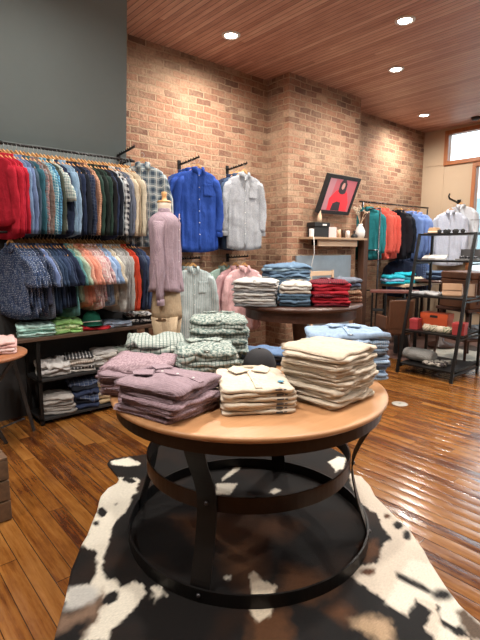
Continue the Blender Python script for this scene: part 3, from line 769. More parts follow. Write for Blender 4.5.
# ------------------------------------------------------------------ dark round table at the back
BX, BY, BZ = 3.80, 3.365, .94
t = thing('round_table', 'dark brown round table with folded shirts in front of the chimney breast', 'table', (BX, BY, 0))
MB().lathe([(.0001, BZ-.045), (.64, BZ-.045), (.66, BZ-.035), (.665, BZ-.015), (.655, BZ), (.0001, BZ)], 80).build('tabletop', M['dark_wood'], t)
MB().ring_band(.60, .575, BZ-.15, BZ-.045).build('apron', M['dark_wood'], t)
MB().lathe([(.0001, BZ-.15), (.10, BZ-.15), (.085, BZ-.25), (.06, .45), (.075, .30), (.13, .18), (.14, .12), (.0001, .12)], 32).build('pedestal', M['dark_wood'], t)
for i in range(4):
    a = PI/4+i*PI/2; d = Vector((math.cos(a), math.sin(a), 0))
    MB().tube([d*.08+Vector((0,0,.20)), d*.22+Vector((0,0,.15)), d*.36+Vector((0,0,.06)), d*.44+Vector((0,0,.03))], [.045, .04, .032, .028], 10).build('foot', M['dark_wood'], t)
GR1 = F((.36, .36, .36)); GR2 = F((.52, .52, .50)); GR3 = F((.16, .17, .18)); DNM = F((.12, .20, .30)); DNM2 = F((.22, .33, .42)); DNM3 = F((.05, .09, .13))
REDF = F((.33, .012, .025)); REDD = F((.20, .008, .018), 'check', (.05, .01, .02), .02, .3)
pile(['dark grey folded shirt', 'grey folded shirt', 'pale grey folded shirt'], 'left grey pile, dark table', [GR3, GR1, GR2, GR1, GR2], 3.22, 3.45, BZ, 10, .44, .32, .28, R(-50), 21, wr=1.2)
pile(['dark denim folded jeans', 'washed blue folded jeans', 'faded blue folded jeans'], 'rear denim pile, dark table', [DNM, DNM2, DNM], 3.84, 3.62, BZ, 12, .50, .30, .42, R(-25), 22, wr=1.4, top=False)
pile(['dark teal denim folded shirt']*4+['cream folded shirt']*3, 'middle pile, dark table', [DNM3, DNM, DNM3, DNM, F((.50, .46, .40)), GR2, F((.56, .52, .46))], 3.50, 3.17, BZ, 7, .31, .28, .25, R(-46), 23)
pile(['dark red folded shirt', 'crimson folded shirt'], 'red pile, dark table', [REDD, REDF, REDF, REDD, REDF, REDF, REDF], 3.77, 2.96, BZ, 8, .38, .30, .27, R(-42), 24)
pile(['orange plaid folded shirt', 'rust checked folded shirt', 'orange plaid folded shirt', 'rust checked folded shirt', 'grey folded shirt', 'navy grey folded shirt', 'dark grey folded shirt'], 'right-hand pile, dark table',
     [F((.30, .11, .06), 'plaid', (.10, .05, .04), .03, .4), F((.26, .10, .06), 'check', (.4, .3, .2), .02, .3)]*2+[GR3, F((.07, .09, .14)), F((.13, .15, .19))], 4.20, 3.06, BZ, 7, .30, .28, .27, R(-42), 25, top=False)

# ------------------------------------------------------------------ cowhide rug under the round table
def pf(pts): return [tuple(at_z(x, y, 0)[:2]) for x, y in pts]
def inside(p, poly):
    x, y = p; c = False; n = len(poly); j = n-1
    for i in range(n):
        xi, yi = poly[i]; xj, yj = poly[j]
        if (yi > y) != (yj > y) and x < (xj-xi)*(y-yi)/(yj-yi)+xi: c = not c
        j = i
    return c
def segd(p, a, b):
    ax, ay = a; bx, by = b; dx, dy = bx-ax, by-ay
    t = max(0, min(1, ((p[0]-ax)*dx+(p[1]-ay)*dy)/(dx*dx+dy*dy+1e-12)))
    q = (ax+t*dx, ay+t*dy); return math.hypot(p[0]-q[0], p[1]-q[1]), q
def sd(p, poly):
    d, q = min((segd(p, poly[i], poly[i-1]) for i in range(len(poly))), key=lambda v: v[0])
    return (-d if inside(p, poly) else d), q
def hide(name, label, outline, patches, base, step, group=None):
    xs = [p[0] for p in outline]; ys = [p[1] for p in outline]
    x0, y0 = min(xs), min(ys); nx = int((max(xs)-x0)/step)+2; ny = int((max(ys)-y0)/step)+2
    ok = {}
    for i in range(nx):
        for j in range(ny):
            if inside((x0+(i+.5)*step, y0+(j+.5)*step), outline): ok[i, j] = 1
    vid = {}; vs = []; fs = []
    def V(i, j):
        if (i, j) not in vid:
            vid[i, j] = len(vs); x, y = x0+i*step, y0+j*step
            if not all(k in ok for k in ((i, j), (i-1, j), (i, j-1), (i-1, j-1))):
                d, q = sd((x, y), outline); x, y = q
            vs.append((x, y, .0055+.0015*noise.noise(Vector((x*6, y*6, 0)))))
        return vid[i, j]
    for i, j in ok: fs.append((V(i, j), V(i+1, j), V(i+1, j+1), V(i, j+1)))
    me = bpy.data.meshes.new(name); me.from_pydata(vs, [], fs); me.polygons.foreach_set('use_smooth', [True]*len(fs))
    ca = me.color_attributes.new('hide', 'FLOAT_COLOR', 'POINT')
    box = []
    for pl, c, soft, amp in patches:
        box.append((min(p[0] for p in pl)-.1, max(p[0] for p in pl)+.1, min(p[1] for p in pl)-.1, max(p[1] for p in pl)+.1))
    for k, (x, y, z) in enumerate(vs):
        c = Vector(base)
        b = noise.noise(Vector((x*3, y*3, 9)))+.5*noise.noise(Vector((x*9, y*9, 4)))
        c = c.lerp(Vector((.045, .020, .010)), max(0, min(.6, b*.6)))
        e = noise.noise(Vector((x*28, y*28, 0))); e2 = noise.noise(Vector((x*28, y*28, 7)))
        e3 = noise.noise(Vector((x*70, y*70, 2))); 
        for (pl, col, soft, amp), bb in zip(patches, box):
            if not (bb[0] < x < bb[1] and bb[2] < y < bb[3]): continue
            d, q = sd((x+amp*.55*(e+.35*e3), y+amp*.55*(e2-.35*e3)), pl)
            f = max(0, min(1, .5-d/soft))
            if f: c = c.lerp(Vector(col), f)
        ca.data[k].color = (*c, 1)
    m, nt, bs = new_mat('cowhide'); N = NT(nt)
    at = N.n('ShaderNodeAttribute'); at.attribute_name = 'hide'
    v, x, y, z = N.xyz(); hz = N.noise(N.comb(N.m('MULTIPLY', x, 60), N.m('MULTIPLY', y, 220)), 1, 4, .7)
    N.put(bs.inputs['Base Color'], N.mix(1.0, at.outputs['Color'], N.ramp(hz.outputs[0], [(.3, (.72, .72, .72)), (.7, (1.12, 1.1, 1.08))]), 'MULTIPLY'))
    bs.inputs['Roughness'].default_value = .7; bs.inputs['Specular IOR Level'].default_value = .2
    N.put(bs.inputs['Normal'], N.bump(hz.outputs[0], .5, .004))
    me.materials.append(m)
    o = bpy.data.objects.new(name, me); COL.objects.link(o)
    md = o.modifiers.new('thick', 'SOLIDIFY'); md.thickness = .004; md.offset = -1
    return tag(o, label, 'rug', group)
outl = pf([(107,465),(110,460),(120,458),(130,457),(147,455),(158,436),(190,426),(240,424),(290,433),(307,441),(330,448),(345,456),(352,475),(361,477),(370,487),(375,497),(390,512),(410,532),(424,552),(429,562),(445,587),(460,607),(480,624),(505,652),(500,700),(420,730),(300,700),(250,715),(180,700),(90,735),(40,700),(52,650),(57,630),(65,602),(71,572),(82,545),(87,537),(92,524),(97,512),(99,503),(101,497),(108,489),(117,484),(119,480),(117,477)])
WH = (.70, .67, .58); WC = (.62, .55, .46); BK = (.008, .007, .007); BR = (.085, .035, .014); BR2 = (.095, .042, .018); LG = (.48, .48, .46); TN = (.42, .30, .19)
def ell_px(cx, cy, rx, ry, rot=0):
    return [(cx+rx*math.cos(a)*math.cos(rot)-ry*math.sin(a)*math.sin(rot), cy+rx*math.cos(a)*math.sin(rot)+ry*math.sin(a)*math.cos(rot)) for a in [2*PI*i/14 for i in range(14)]]
pt = [
 (pf([(222,540),(262,540),(264,570),(252,590),(236,582),(224,562)]), BR2, .12, .03),
 (pf([(175,518),(250,514),(300,524),(285,540),(200,542)]), BR, .12, .04),
 (pf([(285,566),(318,572),(335,590),(310,604),(280,592)]), BR2, .08, .04),
 (pf([(250,616),(285,610),(294,640),(282,665),(250,665)]), BR2, .06, .04),
 (pf([(340,604),(352,612),(345,626),(325,612)]), BR, .06, .03),
 (pf([(350,622),(372,616),(390,624),(394,638),(385,645),(360,632)]), TN, .05, .05),
 (pf([(110,462),(128,458),(141,464),(139,466),(125,467),(112,465)]), WH, .008, .012),
 (pf([(116,478),(137,479),(140,482),(136,488),(137,493),(131,498),(132,502),(125,513),(115,523),(112,530),(110,540),(104,558),(102,570),(106,581),(116,580),(120,588),(128,586),(132,582),(142,585),(146,594),(137,607),(125,620),(111,630),(109,642),(78,642),(97,617),(104,604),(102,596),(96,598),(70,608),(60,600),(72,588),(90,585),(96,575),(97,552),(85,548),(80,545),(86,537),(95,512),(99,497)]), WH, .008, .018),
 (pf([(70,588),(94,586),(98,596),(92,606),(64,612)]), LG, .03, .02),
 (pf([(57,618),(80,612),(96,602),(103,590),(105,600),(98,616),(82,640),(45,655)]), (.20,.13,.09), .05, .03),
 (pf([(50,640),(75,625),(92,618),(80,645),(60,670),(40,670)]), BK, .04, .03),
 (pf(ell_px(102,513,5,5)), BK, .008, .012), (pf(ell_px(96,524,3.5,2.5)), BK, .008, .01), (pf(ell_px(129,481,7,2.6,.2)), BK, .008, .01), (pf(ell_px(116,505,1.3,1)), BK, .008, .004),
 (pf(ell_px(111,599,10,5,-.6)), BK, .008, .012),
 (pf([(150,590),(162,586),(163,598),(156,602)]), WH, .02, .05),
 (pf([(221,480),(236,467),(243,459),(248,461),(238,471),(222,482)]), WH, .008, .012),
 (pf([(217,484),(238,484),(230,495),(216,496)]), WH, .008, .014), (pf([(269,493),(276,489),(281,491),(275,495)]), WH, .008, .01),
 (pf([(328,463),(337,457),(346,459),(344,468),(335,473),(333,467)]), WH, .008, .02),
 (pf([(249,578),(254,571),(261,581),(276,587),(273,600),(270,618),(256,622),(249,611),(252,592)]), (.66,.58,.46), .008, .014),
 (pf(ell_px(228,579,3.5,2)), WH, .008, .015),
 (pf([(348,474),(362,474),(376,487),(384,497),(400,520),(420,540),(436,562),(452,590),(470,612),(494,640),(480,650),(466,634),(470,626),(458,610),(450,600),(436,598),(437,612),(446,634),(470,640),(465,650),(440,645),(424,628),(432,614),(416,600),(408,612),(408,618),(394,610),(384,601),(368,590),(350,577),(360,567),(378,564),(380,552),(386,543),(392,540),(382,527),(377,515),(367,509),(360,503),(352,487)]), WC, .008, .018),
 (pf([(410,560),(436,566),(455,596),(478,622),(465,632),(440,606),(416,598),(408,614),(385,604),(398,580)]), WH, .02, .02),
 (pf(ell_px(398,526,5,4)), BK, .01, .014), (pf(ell_px(387,517,3.5,2.4)), BR, .01, .01), (pf(ell_px(407,536,4,5)), BK, .01, .014),
 (pf([(396,573),(404,576),(424,586),(434,594),(428,595),(410,586),(398,580)]), BK, .02, .012), (pf(ell_px(442,596,10,6,.1)), BK, .03, .014), (pf(ell_px(399,577,3,2)), BK, .008, .006),
 (pf(ell_px(368,573,8,4)), BR, .02, .03), (pf([(440,604),(452,606),(470,622),(455,628),(440,618)]), WH, .01, .02),
 (pf([(358,545),(376,540),(380,556),(366,564)]), BR, .04, .04),
 (pf([(455,612),(466,610),(480,626),(490,645),(470,640)]), (.10,.07,.05), .02, .02), (pf([(438,625),(455,634),(460,660),(440,660)]), WH, .01, .02),
]
hide('cowhide_rug', 'large black brown and white cowhide rug under the round display table', outl, pt, BK, .0125)

# ------------------------------------------------------------------ black shelf unit under the hanging shirts
UX0, UX1, UY0, UY1 = 1.05, 2.36, 3.985, 4.325
SZ = (.775, .405, .060)
t = thing('shelf_unit', 'low black metal shelf unit of three shelves below the hanging shirts', 'shelf unit', (UX0, UY0, 0))
W_, D_ = UX1-UX0, UY1-UY0
for x in (.15, W_-.12):
    for y in (0, D_-.03): MB().box((x, y, 0), (x+.03, y+.03, SZ[0]-.03)).build('post', M['black_metal'], t, bevel=.002)
MB().box((-.02, -.015, SZ[0]-.03), (W_+.02, D_, SZ[0])).build('shelf', wood('walnut_board', (.10, .055, .035), (.05, .028, .018), .5), t, bevel=.003)
for z in SZ[1:]:
    MB().box((.15, .0, z-.022), (W_-.09, D_, z)).build('shelf', M['black_paint'], t, bevel=.002)
MB().box((.15, .0, .0), (.18, D_, .012)).build('foot_rail', M['black_metal'], t)
def upile(desc, where, mats, px, n, w, d, ht, sz, seed, rz=-14, y=4.14, **k):
    X = at_y(px, 330, y).x
    pile(desc, where, mats, X, y, SZ[sz], n, w, d, ht, R(rz), seed, **k)
upile('mint green folded shirt', 'mint pile on the shelf unit', [F((.36, .62, .56)), F((.44, .66, .62)), F((.30, .56, .50))], 36, 5, .30, .26, .105, 0, 31, top=False)
upile('lime green folded shirt', 'lime pile on the shelf unit', [F((.32, .62, .22)), F((.52, .72, .34)), F((.30, .58, .24), 'print', (.65, .75, .45), .03)], 66, 4, .26, .25, .110, 0, 32, wr=1.3)
cp2 = thing('baseball_cap', 'green baseball cap with white piping on the black shelf unit', 'cap', (at_y(92, 320, 4.12).x, 4.13, SZ[0]+.03), R(-10))
cap(cp2, F((.01, .11, .07)), .088)
MB().tube([(.09*math.cos(a), -.10*math.sin(a)-.0, .03+.02*math.sin(a)) for a in [PI*i/10 for i in range(11)]], .004, 6).build('piping', M['white'], cp2)
folded('folded_shirt', 'red folded shirt under the green cap on the black shelf unit', F((.50, .02, .03)), (at_y(94, 325, 4.1).x, 4.10, SZ[0]), R(-12), .27, .20, .028, 0, 331, 'folded clothes on the shelf unit top')
upile('pale blue folded shirt', 'pale blue pile on the black shelf unit', [F((.46, .56, .70)), F((.40, .50, .66))], 115, 2, .27, .27, .055, 0, 34, top=False)
upile(['black folded shirt', 'printed folded shirt'], 'black pile by the mannequin', [F((.015, .015, .018)), F((.02, .02, .025), 'print', (.7, .7, .7), .03)], 138, 4, .26, .24, .11, 0, 35, top=False)
upile('white crumpled folded shirt', 'white pile on the middle shelf', [F((.55, .54, .53)), F((.45, .44, .44))], 50, 3, .27, .24, .13, 1, 36, wr=1.8, top=False)
upile(['white folded shirt', 'striped folded shirt', 'grey folded shirt'], 'striped pile on the middle shelf', [WHf := F((.52, .50, .47)), F((.05, .05, .055), 'stripe', (.5, .5, .5), .03), F((.28, .27, .26)), F((.50, .45, .40), 'check', (.3, .25, .22), .02, .3)], 78, 6, .25, .24, .15, 1, 37, top=False)
upile('pale grey folded shirt', 'pale pile on the middle shelf', [WHf, F((.42, .41, .40))], 101, 6, .24, .24, .17, 1, 38, wr=1.3, top=False)
upile('grey green folded shirt', 'green pile on the middle shelf', [F((.05, .16, .12)), F((.30, .34, .30))], 120, 4, .22, .24, .16, 1, 39, top=False)
upile(['grey folded shirt', 'taupe folded shirt'], 'grey pile on the bottom shelf', [F((.24, .23, .22)), F((.32, .30, .28)), F((.40, .38, .36))], 54, 6, .27, .26, .17, 2, 40, top=False)
upile(['navy folded trousers', 'black folded trousers'], 'navy pile on the bottom shelf', [F(NAVY), F(DN), F((.04, .06, .12), 'check', (.2, .22, .28), .04, .1)], 80, 6, .25, .26, .26, 2, 41, wr=1.4, top=False)
upile(['khaki folded trousers', 'tan folded trousers'], 'khaki pile on the bottom shelf', [F((.40, .30, .18)), F((.34, .24, .14)), F((.48, .42, .34))], 103, 6, .25, .26, .24, 2, 42, top=False)

# ------------------------------------------------------------------ folding stool table at the far left, crate
t = thing('side_table', 'small round wooden table on crossed metal legs at the left edge', 'table', (.70, 3.70, 0))
MB().lathe([(.0001, .735), (.325, .735), (.335, .742), (.335, .756), (.328, .762), (.0001, .762)], 64).build('tabletop', M['stool_wood'], t)
gm2 = plain('grey_steel', (.06, .062, .065), .4, .7)
for a, b_ in (((.26, .12, .73), (.42, .22, 0)), ((-.14, -.10, .73), (.175, .10, 0)), ((.26, -.06, .73), (-.20, .20, 0)), ((.0, -.2, .73), (-.32, -.12, 0))):
    MB().bar(a, b_, .026, .012, (1, 0, 0)).build('leg', gm2, t)
MB().bar((.34, .185, .14), (.14, .085, .14), .012, .008).build('stretcher', gm2, t)
pile('pale pink folded shirt', 'pink pile, left table', [F((.68, .46, .44)), F((.66, .50, .48)), F((.70, .42, .40))], .80, 3.70, .762, 4, .32, .28, .10, R(-14), 43, top=False)
t = thing('wooden_crate', 'worn wooden crate on the floor at the left edge', 'crate', (.02, 2.655, 0))
for i, (z0, z1) in enumerate([(.005, .115), (.125, .235), (.245, .355)]):
    MB().box((0, 0, z0), (.59, .018, z1)).build('plank', M['crate'], t, bevel=.003)
    MB().box((0, .38, z0), (.59, .398, z1)).build('plank', M['crate'], t, bevel=.003)
    for x in (.0, .57): MB().box((x, .019, z0), (x+.02, .379, z1)).build('end_plank', M['crate'], t, bevel=.003)
for i in range(4): MB().box((.0, .0+i*.1, .357), (.59, .094+i*.1, .372)).build('top_plank', M['crate'], t, bevel=.003)

# ------------------------------------------------------------------ chimney breast: mantel shelf, screen, metal panel
SY = 3.82; SZT = 1.665
t = thing('wall_shelf', 'narrow wooden wall shelf holding small items on the chimney breast', 'shelf', (4.50, SY, SZT))
MB().box((0, 0, -.028), (1.21, CHY-SY, 0)).build('board', M['shelf_wood'], t, bevel=.003)
MB().box((.20, .05, -.115), (1.04, .075, -.028)).build('light_board', M['pale_wood'], t, bevel=.003)
for x in (.25, .98): MB().box((x, .078, -.10), (x+.03, CHY-SY, -.03)).build('bracket', M['black_metal'], t)
def on(px, yy=3.92): return (at_y(px, 244, yy).x, yy, SZT)
x, y, z = on(303)
t = thing('air_freshener', 'small white plastic device with a hanging cord at the shelf end', 'device', (4.545, 3.86, z))
MB().box((-.03, -.02, 0), (.03, .02, .10)).build('housing', M['white'], t, bevel=.01)
MB().tube([(0, -.03, .02), (-.02, -.06, -.05), (-.01, -.06, -.2), (-.04, -.05, -.34), (-.05, -.03, -.5)], .004, 6).build('cord', M['white'], t)
x, y, z = on(318)
t = thing('storage_box', 'black box with lid on the wooden wall shelf', 'box', (x, y, z), R(-8))
MB().box((-.12, -.07, 0), (.12, .07, .13)).build('body', M['black_paint'], t, bevel=.003)
MB().box((-.13, -.078, .131), (.13, .078, .185)).build('lid', M['black_paint'], t, bevel=.004)
MB().box((.00, -.080, .145), (.07, -.079, .165)).build('sticker', M['white'], t)
t = thing('wooden_bottle', 'slim wooden bottle standing on the black box', 'bottle', (x+.02, y, z+.1855))
MB().lathe([(.0001, 0), (.028, 0), (.030, .04), (.026, .09), (.016, .12), (.015, .155), (.0001, .158)], 16).build('body', M['pale_wood'], t)
x, y, z = on(330)
tag(place(MB().box((-.075, -.04, 0), (.075, .04, .135)).build('white_box', plain('pale_pink_card', (.70, .56, .55), .6), bevel=.003), (x, y, z), R(-8)), 'pale pink box beside the black box on the wall shelf', 'box')
for px, mt, hh, rr, nm, lb in ((338.5, M['pale_wood'], .11, .026, 'candle', 'tan candle beside the pale pink box'), (343, M['glass_jar'], .105, .028, 'candle', 'dark glass candle on the wall shelf'), (347.5, M['white'], .10, .026, 'candle', 'white candle on the wall shelf')):
    x, y, z = on(px)
    t = thing(nm, lb, 'candle', (x, y, z), group='candles on the wall shelf')
    MB().lathe([(.0001, 0), (rr, 0), (rr, hh), (rr*.85, hh), (rr*.82, hh-.02), (.0001, hh-.02)], 20).build('jar', mt, t)
    MB().tube([(0, 0, hh-.02), (0, 0, hh-.005)], .002, 5).build('wick', M['black_paint'], t)
x, y, z = on(354)
t = thing('perfume_bottle', 'squat black bottle between candles and white vase', 'bottle', (x, y, z))
MB().lathe([(.0001, 0), (.045, 0), (.048, .03), (.03, .055), (.012, .06), (.012, .08), (.016, .082), (.016, .10), (.0001, .10)], 20).build('body', M['black_paint'], t)
x, y, z = on(362)
t = thing('vase', 'white vase with dried pale flowers at the right end of the shelf', 'vase', (x-.06, y, z))
MB().lathe([(.0001, 0), (.055, 0), (.07, .05), (.072, .10), (.05, .15), (.03, .18), (.035, .20), (.0001, .20)], 24).build('body', plain('white_ceramic', (.70, .70, .70), .25), t)
rnd = random.Random(5)
for i in range(9):
    a = rnd.uniform(0, 6.28); r_ = rnd.uniform(.05, .14); h_ = rnd.uniform(.30, .46)
    e = Vector((r_*math.cos(a), r_*math.sin(a)*.5, h_))
    st = MB().tube([(0, 0, .18), (e.x*.4, e.y*.4, .18+(h_-.18)*.5), tuple(e)], .002, 5).build('stem', M['pale_wood'], t)
    b = MB()
    for k in range(5):
        c = e + Vector((rnd.uniform(-.02, .02), rnd.uniform(-.02, .02), rnd.uniform(-.03, .02)))
        b.lathe([(.0001, -.012), (.010, -.005), (.011, .004), (.0001, .012)], 7, Matrix.Translation(c))
    b.build('dried_bloom', plain('dried_flower', (.55, .45, .34), .8), st)

# tilted wall screen
tb = Vector((4.78, 3.94, 1.965)); tilt = R(22)
t = thing('wall_screen', 'black framed screen tilted forward on the brick chimney, showing a figure in red', 'screen', (5.05, 3.93, 1.975), rot=(tilt, 0, 0))
SW, SH = .66, .50
MB().box((-SW/2, 0, 0), (SW/2, .045, SH)).build('casing', M['black_paint'], t, bevel=.006)
fr_ = MB(); fw = .045
fr_.box((-SW/2, -.012, 0), (SW/2, -.0005, fw)).box((-SW/2, -.012, SH-fw), (SW/2, -.0005, SH)).box((-SW/2, -.012, fw), (-SW/2+fw, -.0005, SH-fw)).box((SW/2-fw, -.012, fw), (SW/2, -.0005, SH-fw))
fr_.build('bezel', M['black_paint'], t)
def scr(c, s=1.0): return plain('screen_picture', c, .35, emit=c, strength=s, vary=.03)
sc = MB().box((-SW/2+fw, -.004, fw), (SW/2-fw, -.001, SH-fw)).build('display', scr((.46, .10, .12), .55), t)
# the picture on it: a generic seated figure in red with dark hair
def shp(name, pts, c, y, s=.6):
    o = MB().prism(pts, 0, .0008, Matrix.Translation((0, y, 0)) @ Matrix.Rotation(PI/2, 4, 'X')).build(name, scr(c, s), sc); return o
shp('pale_wall', [(-.28, .05), (-.28, .45), (-.15, .45), (-.18, .05)], (.42, .18, .20), -.0045)
shp('red_dress', [(-.17, .05), (-.19, .20), (-.10, .30), (-.03, .34), (.07, .34), (.14, .29), (.22, .17), (.24, .05)], (.62, .02, .03), -.0058, .7)
shp('dark_hair', [(-.05, .30), (-.06, .40), (-.02, .455), (.04, .455), (.09, .40), (.10, .29), (.06, .27), (.0, .27)], (.03, .012, .015), -.0070, .3)
shp('face', [(-.010, .345), (-.012, .39), (.008, .415), (.032, .415), (.048, .39), (.046, .35), (.022, .325)], (.50, .25, .20), -.0082, .6)
shp('dark_bag', [(-.10, .05), (-.09, .14), (-.02, .17), (.06, .16), (.08, .05)], (.03, .015, .02), -.0070, .3)
MB().box((-.03, .046, .18), (.03, .12, .36)).build('wall_mount', M['black_metal'], t)

tag(place(MB().box((4.44, CHY-.022, 0), (5.60, CHY-.001, 1.43)).build('metal_panel', plain('galvanised_metal', (.34, .39, .44), .4, .5, vary=.25, scale=6), bevel=.004), (0, 0, 0)), 'dull galvanised metal panel covering the fireplace below the wall shelf', 'metal panel')
t = thing('ladder_back_chair', 'pale wooden chair back behind the folded denim', 'chair', (4.78, 3.82, 0), R(-6))
for x in (-.2, .2):
    MB().bar((x, 0, 0), (x, .06, 1.24), .03, .03).build('back_post', M['pale_wood'], t)
    MB().bar((x, -.30, 0), (x, -.30, .45), .03, .03).build('leg', M['pale_wood'], t)
for z_ in (.75, .98, 1.20): MB().box((-.184, .0+.05*z_-.012, z_-.03), (.184, .0+.05*z_+.012, z_+.03)).build('back_slat', M['pale_wood'], t, bevel=.004)
MB().box((-.22, -.32, .45), (.22, .02, .485)).build('seat', M['pale_wood'], t, bevel=.006)

# ------------------------------------------------------------------ right-hand wall rack
for i, (x, h_, y_) in enumerate(((5.83, 2.05, 3.965), (5.96, 2.0, 4.06))):
    tag(place(MB().box((-.055, -.05, 0), (.055, .05, h_)).build('timber_post', M['post'], bevel=.006), (x, y_, 0)), ['dark reclaimed timber post against the chimney breast corner', 'dark reclaimed timber post nearest the teal shirts'][i], 'post', 'timber posts beside the chimney breast')
t = thing('garment_rack', 'black pipe garment rack along the far brick wall holding coral and blue shirts', 'clothes rack', (6.03, 4.14, 0))
MB().tube([(-.08, 0, 2.215), (1.98, 0, 2.235)], .012, 10).build('top_rail', M['black_metal'], t)
MB().tube([(.10, .02, 1.42), (1.98, .02, 1.42)], .012, 10).build('lower_rail', M['black_metal'], t)
for x in (0, 1.96):
    MB().tube([(x, 0, 0), (x, 0, 2.215)], .014, 10).build('upright', M['dark_steel'], t)
for z_ in (2.10, 1.5, .9): MB().tube([(0, 0, z_), (0, -.30, z_)], .010, 8).build('side_bar', M['dark_steel'], t)
MB().tube([(0, -.30, 0), (0, -.30, 2.10)], .012, 8).build('side_upright', M['dark_steel'], t)
TE = F((.02, .20, .23)); COR = F((.72, .12, .09)); BKF = F((.012, .012, .018)); BLU = F((.17, .28, .62))
seqr = [('teal', TE, 6.06), ('teal', TE, 6.14), ('coral red', COR, 6.34), ('coral red', COR, 6.44), ('coral red', COR, 6.56), ('black', BKF, 6.90), ('navy black', F(DN), 7.02), ('blue', BLU, 7.28), ('blue', BLU, 7.42), ('soft blue', F((.22, .33, .66)), 7.60)]
for i, (c, m, x) in enumerate(seqr):
    rz = R(-80 + (i*37 % 11)-5)
    shirt('hanging_shirt', '%s long-sleeved shirt, %s from the left on the far wall rack' % (c, ORD[i]), m, (x, 4.10, 2.215), rz, w=.46, L=.70, dep=.05, rip=1.4, seed=300+i, group='shirts on the far wall rack', out=.05, slen=.58)
    hanger('wooden hanger, %s from the left on the far wall rack' % ORD[i], (x, 4.10, 2.215), rz, 'hangers on the far wall rack')
for i, (c, m, x) in enumerate([('navy jeans', F(NAVY), 7.10), ('dark denim jeans', F((.03, .05, .11)), 7.26), ('blue checked shirt', F((.10, .17, .36), 'check', (.04, .06, .12), .03, .3), 7.46), ('mid blue shirt', F((.14, .24, .52)), 7.62)]):
    shirt('hanging_shirt', '%s, %s from the left on the low far rail' % (c, ORD[i]), m, (x, 4.10, 1.44), R(-60), w=.46, L=.55, dep=.06, seed=330+i, group='clothes on the low far rail', slen=.45)
# counter with turquoise clothing and red-topped table
t = thing('console_table', 'pale topped console table under the coral and teal shirts', 'table', (6.42, 3.60, 0))
MB().box((0, 0, .945), (1.25, .40, .985)).build('tabletop', M['pale_wood'], t, bevel=.004)
for x in (.02, 1.19):
    for y in (.02, .34): MB().box((x, y, 0), (x+.04, y+.04, .944)).build('leg', M['black_metal'], t)
pile(['turquoise folded shirt', 'pale blue folded shirt'], 'turquoise pile on the console table', [F((.02, .38, .50)), F((.30, .45, .66))], 6.42, 3.82, .985, 3, .30, .26, .14, R(-40), 51, top=False)
pile('bright turquoise folded shirt', 'bright pile on the console table', [F((.01, .42, .55)), F((.05, .30, .40))], 6.72, 3.80, .985, 3, .28, .26, .17, R(-40), 52, top=False)
pile(['dark teal folded shirt', 'cream folded shirt'], 'cream topped pile on the console table', [F((.03, .10, .12)), F((.60, .56, .44))], 7.02, 3.80, .985, 2, .26, .26, .08, R(-40), 53, top=False)
t = thing('desk', 'table with dark red top on black legs behind the main piles', 'table', (5.86, 3.72, 0), R(-57))
MB().box((-.10, 0, .89), (.58, .24, .925)).build('tabletop', M['red_wood'], t, bevel=.004)
for x in (-.08, .10, .54):
    for y in (.01, .20): MB().box((x, y, 0), (x+.028, y+.028, .889)).build('leg', M['black_metal'], t)
for z_ in (.35, .62): MB().box((-.05, .03, z_), (.10, .20, z_+.02)).build('shelf', M['black_paint'], t)
tag(place(MB().box((0, 0, 0), (.22, .18, .80)).build('black_cabinet', M['black_paint'], bevel=.006), (6.04, 3.52, 0), R(-57)), 'tall black box under the dark red tabletop', 'cabinet')
# brown leather armchair
def armchair(label, loc, rz, s=1.0):
    t = thing('armchair', label, 'chair', loc, rz)
    MB().box((-.28, -.26, .36), (.28, .26, .47)).build('seat', M['leather'], t, bevel=.03)
    MB().loft([[(x, y+.10*(z-.47), z) for x, y in ((-.28, .20), (.28, .20), (.28, .27), (-.28, .27))] for z in (.44, .60, .80, .84)], True, False).build('backrest', M['leather'], t, bevel=.02)
    for sx in (-1, 1):
        MB().box((min(sx*.28, sx*.33), -.24, .44), (max(sx*.28, sx*.33), .24, .62)).build('armrest', M['leather'], t, bevel=.015)
        for sy in (-1, 1): MB().tube([(sx*.24, sy*.20, .37), (sx*.30, sy*.27, 0)], [.022, .014], 10).build('leg', M['dark_wood'], t)
    t.scale = (s, s, 1)
    return t
armchair('brown leather armchair turned away behind the black display shelf', (5.74, 3.36, 0), R(150), .62)

# ------------------------------------------------------------------ black ladder display shelf on the right
EX, EYL, EYR, EH = 5.13, 2.93, 2.26, 1.70
t = thing('display_shelf', 'open black ladder-style display shelf with shoes, boxes and glasses on the right', 'shelf', (EX, EYR, 0))
def fx(z): return .37*z/EH
for y in (0, EYL-EYR):
    MB().bar((0, y, 0), (fx(EH), y, EH), .034, .024, (0, 1, 0)).build('front_leg', M['black_metal'], t)
    MB().bar((.70, y, 0), (.70, y, EH), .030, .024, (0, 1, 0)).build('rear_leg', M['black_metal'], t)
    for z_ in (.10, .50, .93, 1.36): MB().bar((fx(z_), y, z_-.02), (.70, y, z_-.02), .02, .016).build('side_rail', M['black_metal'], t)
for z_ in (.13, .53, .955, 1.38, EH):
    MB().box((fx(z_)-.01, .012, z_-.022), (.70, EYL-EYR-.012, z_)).build('shelf', M['black_metal'], t, bevel=.002)
def es(px, k, dx=.15):        # a point on shelf k seen at column px
    z_ = (.13, .53, .955, 1.38, EH)[k]; X = EX+fx(z_)+dx
    return (X, at_x(px, 300, X).y, z_+.001)
